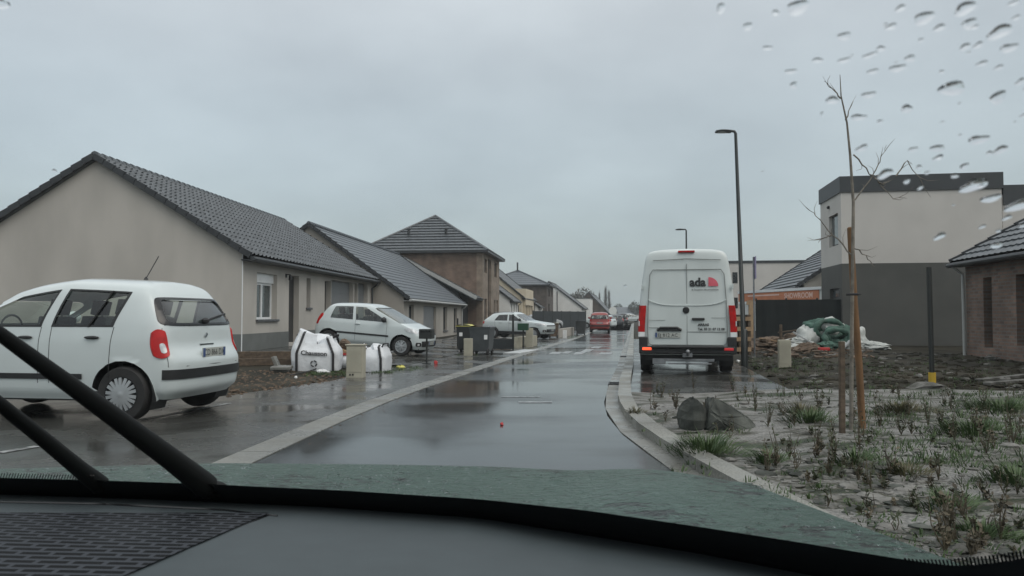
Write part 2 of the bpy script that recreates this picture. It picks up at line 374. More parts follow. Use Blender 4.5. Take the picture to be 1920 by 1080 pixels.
M['rubber'] = mat('tyre rubber', (.018, .018, .018), .75, .2, 8)
M['rim'] = mat('silver wheel trim', (.36, .38, .39), .35, .1, 6, metal=.4)
M['glass_car'] = glass_mat('tinted car glass', (.80, .86, .82))
M['glass_dark'] = glass_mat('dark car glass', (.12, .14, .14))
M['frit'] = mat('black glass edge', (.010, .011, .012), .18, .1, 3)
M['seat'] = mat('seat cloth', (.03, .032, .034), .9, .2, 9)
M['lamp_red'] = mat('red lamp lens', (.40, .008, .008), .3, .2, 9, coat=.15, spec=.3)
M['lamp_clear'] = mat('clear lamp lens', (.50, .52, .53), .12, .25, 12, coat=.8)
M['lamp_lit'] = mat('lit orange red lamp', (.95, .09, .03), .3, .1, 6, emit=1.6)
M['lamp_dim'] = mat('dim red lamp', (.55, .03, .035), .3, .1, 6, emit=.25)
M['plate'] = mat('number plate', (.40, .42, .39), .4, .05, 6)
M['plate_blue'] = mat('plate band', (.05, .085, .20), .4, .05, 6)
M['ink'] = mat('black lettering', (.025, .027, .028), .5, .1, 6)
M['pink'] = mat('faded red logo', (.62, .11, .15), .5, .1, 6)
M['chrome'] = mat('chrome', (.5, .52, .53), .15, .05, 6, metal=1)
M['steel'] = mat('grey steel', (.22, .23, .24), .4, .2, 6, metal=.5)
M['pole'] = mat('lamp post paint', (.030, .036, .036), .4, .12, 3)
M['post_dark'] = mat('dark post', (.016, .019, .018), .5, .15, 5)
M['bag'] = mat('white woven bag', (.62, .645, .665), .6, .06, 5, 1.0, 7)
M['bag_black'] = mat('black strap', (.018, .018, .02), .7, .1, 5)
M['cabinet'] = mat('beige cabinet', (.36, .345, .275), .7, .1, 3, .1, 20)
M['bin_grey'] = mat('grey bin plastic', (.060, .068, .072), .45, .12, 4)
M['bin_dark'] = mat('dark bin plastic', (.030, .033, .034), .45, .12, 4)
M['bin_yellow'] = mat('yellow bin lid', (.50, .47, .10), .45, .1, 4)
M['sticker'] = mat('white sticker', (.68, .69, .68), .6, .05, 6)
M['green_plastic'] = mat('dark green plastic', (.012, .055, .028), .45, .15, 5)
M['fence_dark'] = mat('dark fence panel', (.018, .023, .025), .6, .2, 2)
M['tarp'] = mat('black screen sheet', (.010, .014, .014), .9, .25, 1.2, .3, 6)
M['banner'] = mat('orange banner', (.50, .19, .095), .6, .12, 1.5)
M['banner_light'] = mat('pale banner lettering', (.72, .52, .45), .6, .05, 3)
M['trailer_white'] = mat('white trailer panel', (.58, .60, .58), .5, .07, 2)
M['net_green'] = mat('green netting', (.045, .10, .076), .75, .3, 6, .6, 25)
M['sack'] = mat('white sack', (.42, .44, .42), .7, .2, 3, .6, 8)
M['rubble'] = mat('brown rubble', (.055, .04, .028), .9, 0, 5, .8, 18, c2=(.16, .115, .08), detail=9)
M['yellow'] = mat('yellow sleeve', (.50, .33, .03), .6, .1, 4)
M['purple'] = mat('faded purple flag', (.30, .27, .40), .8, .1, 4)
M['red_plastic'] = mat('red plastic', (.42, .03, .03), .5, .1, 4)
M['marking'] = mat('worn white marking', (.055, .06, .06), .3, 0, 9, c2=(.33, .34, .34), detail=9, thr=(.38, .58))
M['board_white'] = mat('white board', (.40, .42, .42), .5, .15, 6)
M['grass_olive'] = mat('olive grass blades', (.040, .044, .018), .65, 0, 9, c2=(.10, .088, .042))
M['roadsign'] = mat('white sign disc', (.66, .68, .66), .5, .05, 4)
# ---------------------------------------------------------------- ground, road, kerbs
def frange(a, b, s):
    n = max(1, int(round((b - a) / s))); return [a + (b - a) * i / n for i in range(n + 1)]
def base_z(x, y):
    z = gz(x, y)
    if 0 < y < 70 and xl(y) - 2.4 < x < xr(y) + 3.3: z = road_z(y) - .05
    if y < 12.5 and x > -45 and x < 26: z = min(z, -.04)
    return z
gx = [-1800, -600, -250, -120, -70, -45] + frange(-30, 40, .7) + [55, 80, 130, 260, 600, 1800]
gy = [-60, -20, -8] + frange(-4, 62, .8) + [70, 85, 110, 150, 220, 350, 600, 1000, 2200]
mb = MB(); mb.grid([[(x, y, base_z(x, y)) for y in gy] for x in gx])
put(mb.build('ground', M['soil'], smooth=60, keep=True), kind='structure')
YS = frange(1.5, 62, .5) + frange(66, 260, 8)
def strip(fa, fb, dz, ys=YS, n=6, zf=None):
    return [[(lerp(fa(y), fb(y), i / n), y, (zf or (lambda x, y: road_z(y)))(lerp(fa(y), fb(y), i / n), y) + dz) for i in range(n + 1)] for y in ys]
mb = MB(); mb.grid(strip(lambda y: xl(y) + .17, xr, .0)); put(mb.build('road', M['asphalt'], smooth=60, keep=True), kind='structure')
def blocks(fa, fb, z0, z1, y0, y1, step=1.0, gap=.012, dip=0):
    mb = MB(); y = y0
    while y < y1:
        a, b = y, y + step - gap
        P = []
        for yy in (a, b):
            zr = road_z(yy)
            P.append([(fa(yy), yy, zr + z0), (fa(yy), yy, zr + z1), (fb(yy), yy, zr + z1), (fb(yy), yy, zr + z0)])
        vs = P[0] + P[1]
        mb.add(vs, [(0, 1, 2, 3), (7, 6, 5, 4), (0, 4, 5, 1), (1, 5, 6, 2), (2, 6, 7, 3)]); y += step
    return mb
put(blocks(lambda y: xl(y) - .17, lambda y: xl(y) + .168, -.12, .008, 3, 120, 2.0).build('gutter_strip', M['concrete'], keep=True), kind='structure')
put(blocks(xr, lambda y: xr(y) + .198, -.12, .006, 2.2, 120, 2.0).build('gutter_channel', M['concrete'], keep=True), kind='structure')
put(blocks(lambda y: xr(y) + .2, lambda y: xr(y) + .4, -.12, .10, 2.2, 120, 1.0).build('kerb', M['kerb'], keep=True), kind='structure')
def outer(y):
    if y < 11: return -40
    if y < 11.3: return lerp(-40, -4.7, (y - 11) / .3)
    if y < 14.7: return lerp(-4.7, -3.4, (y - 11.3) / 3.4)
    return lerp(-3.4, xl(y) - 2.1, sst(14.7, 17, y))
mb = MB(); mb.grid(strip(outer, lambda y: xl(y) - .172, .004, n=10)); 
put(mb.build('pavement', M['asphalt_side'], smooth=60, keep=True), kind='structure')
mb = MB()
for (a, b, xo) in ((18.9, 27.5, -7.45), (28.2, 37.5, -5.6), (38, 47, -3.6)):
    ys = frange(a, b, .5)
    mb.grid([[(lerp(xo, outer(y) + .05, i / 12), y, gz(lerp(xo, outer(y) + .05, i / 12), y) + .012) for i in range(13)] for y in ys])
put(mb.build('driveway', M['asphalt_side'], smooth=60, keep=True), kind='structure')
mb = MB(); ys = frange(11.55, 44, .5)
mb.grid([[(lerp(xr(y) + .402, xr(y) + 3.1, i / 6), y, road_z(y) + .012) for i in range(7)] for y in ys])
put(mb.build('parking_bay', M['asphalt_side'], smooth=60, keep=True), kind='structure')
rg = random.Random(3)
def bed_z(x, y): return .085 + .018 * math.sin(x * 2.3 + y) + .014 * math.sin(y * 3.1 - x * 1.7) + .05 * sst(0, 3, x - xr(y) - .4)
mb = MB(); ys = frange(1.5, 11.5, .22)
mb.grid([[(lerp(xr(y) + .402, 17, (i / 50) ** 1.3), y, bed_z(lerp(xr(y) + .402, 17, (i / 50) ** 1.3), y)) for i in range(51)] for y in ys])
put(mb.build('planting_bed', M['gravel'], smooth=60, keep=True), kind='structure')
# worn white crossing marks and dashes on the road
mb = MB()
def road_patch(px0, px1, py0, py1, skew=0):
    a, b, c, d = gp(px0, py1), gp(px1, py1), gp(px1 + skew, py0), gp(px0 + skew, py0)
    mb.quad(*[Vector((p.x, p.y, road_z(p.y) + .005)) for p in (a, b, c, d)])
for q in ((1028, 1048, 660, 664, 8), (1052, 1066, 659, 663, 8), (1072, 1090, 660, 665, 10), (1088, 1104, 655, 660, 10), (1121, 1145, 661, 665, 6), (1106, 1122, 650, 653, 8)):
    road_patch(*q)
put(mb.build('crossing_marking', M['marking'], keep=True), kind='structure')
mb = MB(); road_patch(972, 1035, 753, 755.5, 0); road_patch(940, 1012, 744.2, 745.2, 0)
put(mb.build('road_marking', M['marking'], keep=True), kind='structure')
mb = MB(); 
for a, b in (((262, 788), (430, 757)), ((0, 850), (70, 838))):
    p, q = gp(*a), gp(*b); n = (q - p).cross(Vector((0, 0, 1))).normalized() * .05
    mb.quad(*[Vector((v.x, v.y, .009)) for v in (p - n, q - n, q + n, p + n)])
put(mb.build('parking_marking', M['marking'], keep=True), kind='structure')

for px, py, lb in ((1166, 669, 'cast iron drain grate in the right hand gutter beside the van'), (1150, 720, 'drain grate in the right hand gutter where the kerb starts to curve')):
    p = gp(px, py); x = xr(p.y) + .1; root = thing('drain_grate', (x, p.y, road_z(p.y) + .007), math.atan2(-.162, 1), lb, 'drain', 'drains in the gutter')
    b = MB()
    for k in range(7): b.bx(-.09, .09, -.24 + k * .08 - .014, -.24 + k * .08 + .014, 0, .012)
    for q in (-.095, .095): b.bx(q - .012, q + .012, -.27, .27, 0, .012)
    b.build('grate', M['plastic'], root, local=True); b = MB(); b.bx(-.09, .09, -.26, .26, -.002, .003); b.build('sump', M['frit'], root, local=True)
# ---------------------------------------------------------------- buildings
def tile_slope(mb, O, U, V, uL, uR, T, tw, ch, amp, step, per=4, thick=.10):
    """stepped, corrugated courses: O + U*u + V*t, u clamped between the slope's edges uL(t), uR(t)"""
    U, V, O = Vector(U), Vector(V), Vector(O); n = U.cross(V).normalized()
    if n.z < 0: n = -n
    nc = max(1, round(T / ch)); lo = min(uL(0), uL(T)); hi = max(uR(0), uR(T))
    nt = max(1, round((hi - lo) / tw)); us = [lo + (hi - lo) * i / (nt * per) for i in range(nt * per + 1)]
    rows = []
    for k in range(nc):
        for t, h in ((k / nc * T, step), ((k + 1) / nc * T, 0)):
            a, b = uL(t), uR(t)
            row = []
            for i, u in enumerate(us):
                ph = (i % per) / per
                w = amp * (1 - abs(math.cos(math.pi * ph))) if amp else 0
                uu = min(max(u, a), b)
                row.append(O + U * uu + V * t + n * (h + w))
            rows.append(row)
    mb.grid(rows)
    e = [O + U * uL(0), O + U * uR(0), O + V * T + U * uR(T), O + V * T + U * uL(T)]
    lo_ = [p - n * thick for p in e]
    mb.quad(*lo_)
    for i in range(4): mb.quad(e[i], e[(i + 1) % 4], lo_[(i + 1) % 4], lo_[i])
def wall(mb, p0, p1, z0, z1, ops, depth, inn):
    """vertical wall p0->p1 with recessed openings (u0,u1,w0,w1) as holes with reveals; inn = inward unit vector"""
    p0, p1 = Vector((p0[0], p0[1], 0)), Vector((p1[0], p1[1], 0)); d = p1 - p0; L = d.length; d.normalize(); inn = Vector(inn)
    us = sorted({0, L, *[min(max(v, 0), L) for o in ops for v in o[:2]]}); zs = sorted({z0, z1, *[min(max(v, z0), z1) for o in ops for v in o[2:4]]})
    P = lambda u, z, k=0: p0 + d * u + Vector((0, 0, z)) + inn * k
    for a, b in zip(us, us[1:]):
        for c, e in zip(zs, zs[1:]):
            m, q = (a + b) / 2, (c + e) / 2
            if any(o[0] < m < o[1] and o[2] < q < o[3] for o in ops): continue
            mb.quad(P(a, c), P(b, c), P(b, e), P(a, e))
    for o in ops:
        a, b, c, e = o[:4]; k = depth
        mb.quad(P(a, c), P(a, e), P(a, e, k), P(a, c, k)); mb.quad(P(b, c), P(b, e), P(b, e, k), P(b, c, k))
        mb.quad(P(a, e), P(b, e), P(b, e, k), P(a, e, k)); mb.quad(P(a, c), P(b, c), P(b, c, k), P(a, c, k))
def fill_opening(root, o, depth, base=(0, 0)):
    """window / door / garage leaf at the back of an opening of the street wall (local x along street, y inward)"""
    u0, u1, z0, z1, kind = o[:5]; y = base[1] + depth; x0, x1 = base[0] + u0, base[0] + u1
    b = MB()
    if kind in ('window', 'window_box'):
        top = z1 - (.28 if kind == 'window_box' else 0); f = .07
        b.bx(x0, x0 + f, y - .06, y, z0, top); b.bx(x1 - f, x1, y - .06, y, z0, top)
        b.bx(x0 + f, x1 - f, y - .06, y, z0, z0 + f); b.bx(x0 + f, x1 - f, y - .06, y, top - f, top)
        if x1 - x0 > 1.2: b.bx((x0 + x1) / 2 - .05, (x0 + x1) / 2 + .05, y - .062, y, z0 + f, top - f)
        w = b.build('window', M['pvc'] if kind == 'window_box' or o[-1] == 'w' else M['trim_dark'], root, local=True)
        b = MB(); b.bx(x0 + f * .5, x1 - f * .5, y - .03, y - .01, z0 + f * .5, top - f * .5); b.build('pane', M['pane'], w, local=True)
        if kind == 'window_box':
            b = MB(); b.bx(x0, x1, y - .12, y, top, z1 - .001); b.build('shutter_box', M['pvc'], w, local=True)
        if kind == 'window_box' or o[-1] == 'sill' or o[-1] == 'w':
            b = MB(); b.bx(x0 - .06, x1 + .06, base[1] - .07, y, z0 - .07, z0 + .004); b.build('sill', M['sill'], w, local=True, bevel=.01)
    elif kind == 'door':
        b.bx(x0, x1, y - .05, y, z0, z1); d = b.build('door', M['door_dark'], root, local=True)
        b = MB(); b.path([(x1 - .12, y - .10, z0 + .95), (x1 - .12, y - .10, z0 + 1.12)], .015); b.build('handle', M['steel'], d, local=True)
    elif kind == 'garage':
        n = 5; h = (z1 - z0) / n
        for k in range(n): b.bx(x0, x1, y - .05, y, z0 + k * h + .006, z0 + (k + 1) * h - .006)
        b.bx(x0, x1, y - .03, y + .01, z0, z1); b.build('garage_door', M['garage'], root, local=True)
    else:
        b.bx(x0, x1, y - .03, y, z0, z1); b.build('window', M['pane_dark'], root, local=True)
class House:
    def __init__(s, name, label, corner, vp, side='left', cat='house', group=None, zb=0):
        k = (vp - 960) / F; d = Vector((k, 1, 0)).normalized()
        if side == 'right': d = -d
        s.d = d; s.n = Vector((-d.y, d.x, 0)); s.c = Vector((corner[0], corner[1], zb)); s.zb = zb
        s.root = thing(name, s.c, math.atan2(d.y, d.x), label, cat, group)
    def uz(s, px, py):
        p = on_plane(px, py, s.c, s.n); return (p - s.c).dot(s.d), p.z - s.zb
    def op(s, px0, px1, pt, pb, kind, *ex):
        pm = (px0 + px1) / 2
        return (s.uz(px0, pt)[0], s.uz(px1, pt)[0], s.uz(pm, pb)[1], s.uz(pm, pt)[1], kind, *ex)
    def gable(s, L, D, ze, zr, wallm, ops=(), depth=.22, roofm='tile', tw=.30, ch=.36, amp=.03, step=.028, over=.30, verge=.12, plinth=.45, gut='trim_dark', per=4, zmin=-.4, pipe=True, wm2=None):
        r = s.root; b = MB(); tallz = [o for o in ops]
        wall(b, (0, 0), (L, 0), zmin, ze, [(o[0], o[1], max(o[2], zmin + .01), o[3]) for o in ops], depth, (0, 1, 0))
        b.quad((0, D, zmin), (L, D, zmin), (L, D, ze), (0, D, ze))
        for x in (0, L): b.add([(x, 0, zmin), (x, D, zmin), (x, D, ze), (x, D / 2, zr), (x, 0, ze)], [(0, 1, 2, 3, 4)])
        b.build('wall', M[wallm], r, local=True)
        for o in ops: fill_opening(r, (o[0], o[1], max(o[2], zmin + .01), *o[3:]), depth)
        if plinth:
            b = MB(); e = .012
            for x in (-e,):
                b.quad((x, -e, zmin), (x, D + e, zmin), (x, D + e, plinth), (x, -e, plinth))
            b2 = MB(); x = L + e; b2.quad((x, -e, zmin), (x, D + e, zmin), (x, D + e, plinth), (x, -e, plinth)); b2.build('plinth', M['plinth'], r, local=True)
            us = sorted([(o[0], o[1]) for o in ops if o[2] < plinth]); x = -e
            for a, c in us: b.quad((x, -e, zmin), (a, -e, zmin), (a, -e, plinth), (x, -e, plinth)); x = c
            b.quad((x, -e, zmin), (L + e, -e, zmin), (L + e, -e, plinth), (x, -e, plinth))
            b.build_each('plinth', M['plinth'], r, local=True)
        # roof
        ang = math.atan2(zr - ze, D / 2); ca, sa = math.cos(ang), math.sin(ang); T = (D / 2 + over) / ca
        b = MB(); n_off = .11
        for sgn, y0 in ((1, -over), (-1, D + over)):
            O = (-verge, y0, ze - over * math.tan(ang) + n_off)
            tile_slope(b, O, (1, 0, 0), (0, sgn * ca, sa), lambda t: 0, lambda t: L + 2 * verge, T, tw, ch, amp, step, per)
        rf = b.build('roof', M[roofm], r, local=True)
        b = MB(); k = .36; x = -verge
        while x < L + verge - .05:
            x1 = min(x + k, L + verge)
            b.path([(x, D / 2, zr + n_off + .02), (x1, D / 2, zr + n_off + .005)], [.12, .10], 8); x += k
        b.build('ridge', M[roofm], rf, local=True)
        # verge tiles, stepped along the gable edge
        for xg in (-verge - .03, L + verge + .03):
            b = MB()
            for sgn, y0 in ((1, -over), (-1, D + over)):
                m = max(3, round(T / ch))
                for q in range(m):
                    t0, t1 = q / m * T, (q + 1) / m * T
                    a = Vector((xg, y0 + sgn * ca * t0, ze - over * math.tan(ang) + n_off + sa * t0 - .02)); c = Vector((xg, y0 + sgn * ca * t1, ze - over * math.tan(ang) + n_off + sa * t1 - .02))
                    b.beam(a + Vector((0, 0, .03)), c, .09, .17)
            b.build('verge', M['trim_dark'], rf, local=True)
        # gutter and downpipe
        zg = ze - over * math.tan(ang) + .02; b = MB()
        b.path([(-verge - .04, -over - .06, zg), (L + verge + .04, -over - .06, zg)], .065, 8)
        b.bx(-verge + .02, L + verge - .02, -over + .02, -.005, zg - .05, zg - .01)
        g = b.build('gutter', M[gut], r, local=True)
        if pipe:
            b = MB(); x = L - .25
            b.path([(x, -over - .06, zg - .05), (x, -over - .02, zg - .16), (x, -.09, zg - .32), (x, -.09, zmin + .3)], .045, 8); b.build('downpipe', M[gut if gut != 'gutter_zinc' else 'gutter_zinc'], g, local=True)
        return r
    def hip(s, L, D, ze, zr, wallm, ops=(), depth=.2, roofm='tile', ch=.50, step=.085, over=.45, side_ops=(), zmin=-.4, gut='trim_dark'):
        r = s.root; b = MB()
        wall(b, (0, 0), (L, 0), zmin, ze, [o[:4] for o in ops], depth, (0, 1, 0))
        wall(b, (0, 0), (0, D), zmin, ze, [o[:4] for o in side_ops], depth, (1, 0, 0))
        b.quad((0, D, zmin), (L, D, zmin), (L, D, ze), (0, D, ze)); b.quad((L, 0, zmin), (L, D, zmin), (L, D, ze), (L, 0, ze))
        b.build('wall', M[wallm], r, local=True)
        for o in ops: fill_opening(r, o, depth)
        x0, x1, y0, y1 = -over, L + over, -over, D + over; h = min(x1 - x0, y1 - y0) / 2; rise = zr - ze; b = MB()
        for (O, U, V, W) in (((x0, y0, ze), (1, 0, 0), (0, 1, 0), x1 - x0), ((x1, y0, ze), (0, 1, 0), (-1, 0, 0), y1 - y0), ((x1, y1, ze), (-1, 0, 0), (0, -1, 0), x1 - x0), ((x0, y1, ze), (0, -1, 0), (1, 0, 0), y1 - y0)):
            T = math.hypot(h, rise); Vn = Vector((V[0] * h, V[1] * h, rise)) / T
            tile_slope(b, O, U, Vn, lambda t: t / T * h, lambda t, W=W: W - t / T * h, T, .6, ch, 0, step, 1)
        rf = b.build('roof', M[roofm], r, local=True)
        b = MB(); tops = [(x0 + h, y0 + h, zr), (x1 - h, y0 + h, zr), (x1 - h, y1 - h, zr), (x0 + h, y1 - h, zr)]
        for c, t in zip(((x0, y0, ze), (x1, y0, ze), (x1, y1, ze), (x0, y1, ze)), tops): b.path([Vector(c) + Vector((0, 0, .05)), Vector(t) + Vector((0, 0, .05))], .10, 6)
        if (Vector(tops[0]) - Vector(tops[2])).length > .3: b.path([Vector(tops[0]) + Vector((0, 0, .05)), Vector(tops[2]) + Vector((0, 0, .05))], .1, 6)
        b.build('ridge', M[roofm], rf, local=True)
        b = MB()
        for a, c in (((x0, y0), (x1, y0)), ((x0, y0), (x0, y1)), ((x1, y0), (x1, y1)), ((x0, y1), (x1, y1))):
            b.beam((a[0], a[1], ze - .05), (c[0], c[1], ze - .05), .1, .16)
        b.build('gutter', M[gut], r, local=True)
        b = MB(); b.bx(x0 + .06, x1 - .06, y0 + .06, y1 - .06, ze - .14, ze - .125); b.build('soffit', M['trim_dark'], r, local=True)
        return r

# first house on the left
h = House('gable_house', 'beige single storey house with big blank gable and dark tiled roof, nearest on the left', at(453, 590, 21), 1040, zb=.28)
u = lambda *a: h.op(*a)
H1 = h.gable(14.9, 8.6, 2.74, 5.42, 'render_beige', [u(482, 520, 513, 599, 'window_box'), u(542, 561, 517, 642, 'door'), u(575, 582.5, 522, 577, 'window', 'sill'), u(609, 621, 527, 640, 'dark'), u(621.6, 663, 527.5, 640, 'garage'), u(664.5, 671, 531, 640, 'dark'), u(671.6, 689.5, 531, 640, 'garage')], depth=.24, amp=.065, step=.04, tw=.29)
# front wall bears a lighter render on the photo: corner bead and lamp
b = MB(); b.bx(-.02, .02, -.018, -.004, -.2, 2.7); b.build('corner_bead', M['pvc'], H1, local=True)
lu, lz = h.uz(536, 517); b = MB(); b.bx(lu - .05, lu + .05, -.03, 0, lz - .06, lz + .06); b.bx(lu - .02, lu + .02, -.14, -.03, lz + .02, lz + .05); b.lathe([(.03, 0), (.06, .02), (.05, .16), (.02, .2)], (lu, -.15, lz - .16), n=10)
b.build('wall_lamp', M['plastic'], H1, local=True)
b = MB(); b.bx(-2.0, 6.5, -1.6, -.02, -.35, -.05); b.build('doorstep', M['concrete'], H1, local=True)
# second house
h = House('gable_house', 'beige single storey house with smooth grey roof behind the small white hatchback', at(757, 590, 36), 1075, zb=-.12)
H2 = h.gable(18.6, 9.4, 2.30, 5.72, 'render_house', [u(766.5, 776, 572, 632, 'window'), u(794, 818, 574, 636, 'garage'), u(831, 838.5, 575.5, 620, 'window', 'sill'), u(851, 857, 577, 620, 'window', 'sill')], depth=.2, amp=.0, per=1, tw=1, step=.022, ch=.34, gut='gutter_zinc', plinth=0, roofm='slate')
# third: two storey brick with pyramid roof and car port
h = House('brick_house', 'two storey brown brick house with tall pyramid roof on the left', at(905, 590, 60), 1120, zb=-.2)
ops3 = [u(908.5, 913, 486, 512, 'window'), u(908.5, 913, 560, 606, 'window'), u(915, 921, 487, 606, 'dark'), u(927, 932, 493, 520, 'window'), u(926, 929, 563, 606, 'window'), u(931, 934, 563, 606, 'window')]
H3 = h.hip(10.2, 10, 6.6, 10.15, 'brick_tan', ops3)
b = MB(); b.bx(-.03, -.012, .5, 9.98, -.4, 6.58); b.build('side_wall', M['brick_brown'], H3, local=True)
for tx in (3.4, 6.6): b = MB(); b.lathe([(.12, -.3), (.12, .05), (.2, .07), (.2, .14), (0, .16)], (1.9, 10 - tx, 8.55), n=8); b.build('roof_vent', M['trim_dark'], H3, local=True)
b = MB(); a_, c_ = Vector((-4.2, -.1, 2.75)), Vector((-4.2, 6.2, 6.1))
T = (c_ - a_).length; tile_slope(b, a_, (1, 0, 0), (c_ - a_) / T, lambda t: 0, lambda t: 4.15, T, .3, .36, 0, .03, 1, .2)
cpt = b.build('carport_roof', M['tile'], H3, local=True)
b = MB(); b.beam(a_ + Vector((-.04, -.1, -.03)), c_ + Vector((-.04, 0, .02)), .06, .26); b.build('fascia', M['gutter_zinc'], cpt, local=True)
b = MB(); b.add([(-3.9, 1.2, -.3), (-3.9, 6.2, -.3), (-3.9, 6.2, 5.9), (-3.9, 1.2, 3.2)], [(0, 1, 2, 3)]); b.bx(-3.9, -.05, 1.2, 1.3, -.3, 3.1); b.build('carport_wall', M['fence_dark'], H3, local=True)
# the row behind
h = House('gable_house', 'white rendered house with grey roof next to the tall brick house', at(956, 590, 75), 1150, zb=-.2)
H4 = h.gable(6.4, 9, 3.0, 6.4, 'render_white', [u(958.5, 960.5, 565, 594, 'dark'), u(963, 965, 568, 594, 'dark'), u(967, 969, 568, 594, 'dark')], roofm='tile_far', amp=0, per=1, tw=1, ch=.6, step=.03, plinth=0)
h = House('bay_house', 'cream house with a raised bay over its entrance in the middle of the row', at(978, 590, 83), 1150, zb=-.2)
H4b = h.gable(13, 10, 3.5, 7.6, 'render_cream', [u(984, 988, 574, 594, 'dark'), u(991, 994, 574, 594, 'dark'), u(997, 999.5, 575, 594, 'dark')], roofm='tile_far', amp=0, per=1, tw=1, ch=.6, step=.03, plinth=0)
b = MB(); b.bx(1.0, 9, -.35, 3.5, 2.55, 4.4); b.build('bay', M['render_cream'], H4b, local=True)
b = MB()
for x in (1.2, 3.8, 6.4, 8.8): b.bx(x - .15, x + .15, -.3, 0, -.3, 2.55)
b.build('pier', M['render_cream'], H4b, local=True)
h = House('gable_house', 'small white cottage with low grey roof in front of the dark brick house', at(1008, 590, 98), 1165, zb=-.2)
H4c = h.gable(5, 8, 2.6, 5.0, 'render_white', [u(1011, 1013.5, 576, 592, 'dark'), u(1016, 1018, 577, 592, 'dark')], roofm='tile_far', amp=0, per=1, tw=1, ch=.6, step=.03, plinth=0, pipe=False)
h = House('brick_house', 'dark two storey house with low hipped slate roof far along the left', at(1025, 590, 105), 1172, zb=-.2)
H5 = h.hip(9.6, 9.6, 5.7, 8.0, 'dark_clad', [u(1028, 1031, 541, 556, 'dark'), u(1034, 1036, 543, 557, 'dark'), u(1028, 1031, 570, 592, 'dark')], roofm='slate', ch=.8, step=.02)
b = MB(); b.path([(4.6, 4.8, 7.9), (4.6, 4.8, 9.2)], .12, 6); b.build('chimney', M['trim_dark'], H5, local=True)
h = House('gable_house', 'white house showing a wide pale gable end past the dark brick house', at(1091, 590, 118), 1180, zb=-.2)
H6 = h.gable(12, 10.5, 2.6, 6.6, 'render_white', [], roofm='tile_far', amp=0, per=1, tw=1, ch=.7, step=.03, plinth=0, pipe=False)
b = MB(); b.path([(-.06, 3.9, 5.2), (-.06, 3.9, -.2)], .07, 6); b.build('downpipe', M['trim_dark'], H6, local=True)
h = House('flat_house', 'white flat roofed house beyond the wide pale gable', at(1106, 590, 140), 1183, zb=-.2)
b = MB(); b.bx(0, 11, 0, 3.2, -.3, 4.5); b.build('wall', M['render_white'], h.root, local=True)
b = MB(); b.bx(-.08, 11.08, -.08, 3.28, 4.5, 4.65); b.build('roof', M['parapet'], h.root, local=True)
h = House('gable_house', 'long low dark house with a steep roof near the end of the street', at(1141, 590, 150), 1186, zb=-.2)
H8 = h.gable(34, 8, 1.7, 5.9, 'dark_clad', [], roofm='tile_far', amp=0, per=1, tw=1, ch=.9, step=.03, plinth=0, pipe=False)
h = House('gable_house', 'tiny white gable beside the road sign at the end of the street', at(1163, 590, 205), 1190, zb=-.2)
H9 = h.gable(9, 4.4, 1.2, 3.1, 'render_white', [], roofm='tile_far', amp=0, per=1, tw=1, ch=.9, step=.03, plinth=0, pipe=False)
h = House('barn', 'long grey roofed building closing the view at the far end', at(1163, 590, 235), 3000, zb=-.2)
b = MB(); b.bx(0, 16, 0, 7, -.2, 1.5); b.build('wall', M['render_light'], h.root, local=True)
b = MB(); b.add([(-.3, -.3, 1.5), (16.3, -.3, 1.5), (16.3, 3.5, 3.9), (-.3, 3.5, 3.9), (-.3, 7.3, 1.5), (16.3, 7.3, 1.5)], [(0, 1, 2, 3), (3, 2, 5, 4), (0, 3, 4), (1, 2, 5)]); b.build('roof', M['slate'], h.root, local=True)

# right hand side: modern two tone house
k9 = .162
h = House('modern_house', 'modern flat roofed house, cream above and dark grey below, on the right', (11.95, 27.0), 960 + k9 * F, 'left', zb=.1)
r = h.root; ZM = 3.03   # local z where the colours change; local y is to the left here, so the house lies at y < 0
z_top, z_par = 6.2, 5.62
def box_walls(mb, x0, x1, y0, y1, z0, z1): mb.bx(x0, x1, y0, y1, z0, z1)
wx0, wx1 = 1.05, 2.0
def side(mb, z0, z1, ops, depth=.16): wall(mb, (0, 0), (3.0, 0), z0, z1, ops, depth, (0, -1, 0))
ou = h.op(1571, 1554, 403, 462, '')[:4]; ol = h.op(1574, 1556, 541, 560, '')[:4]
b = MB(); side(b, ZM, z_par, [ou]); b.quad((0, 0, ZM), (0, -5.35, ZM), (0, -5.35, z_par), (0, 0, z_par)); b.quad((3, 0, ZM), (3, -5.35, ZM), (3, -5.35, z_par), (3, 0, z_par)); b.quad((0, -5.35, ZM), (3, -5.35, ZM), (3, -5.35, z_par), (0, -5.35, z_par)); b.build('upper_wall', M['render_light'], r, local=True)
b = MB(); side(b, -.3, ZM, [ol]); b.quad((0, 0, -.3), (0, -8.5, -.3), (0, -8.5, ZM), (0, 0, ZM)); b.quad((3, 0, -.3), (3, -8.5, -.3), (3, -8.5, ZM), (3, 0, ZM)); b.quad((0, -5.35, ZM), (0, -8.5, ZM), (3, -8.5, ZM), (3, -5.35, ZM)); b.build('lower_wall', M['dark_grey'], r, local=True)
b = MB(); e = .05
b.bx(-e, 3 + e, -5.35 - e, e, z_par, z_top); b.build('parapet', M['parapet'], r, local=True)
for o in (ou, ol):
    b = MB(); b.bx(o[0], o[1], -.16, -.12, o[2], o[3]); w = b.build('window', M['trim_dark'], r, local=True)
    b = MB(); b.bx(o[0] + .07, o[1] - .07, -.125, -.105, o[2] + .07, o[3] - .07); b.build('pane', M['pane'], w, local=True)
b = MB(); b.lathe([(0, 0), (.06, .01), (.07, .06), (.03, .1), (0, .1)], (1.6, .0, 5.3), 'Y', 10); b.build('camera', M['plastic'], r, local=True)
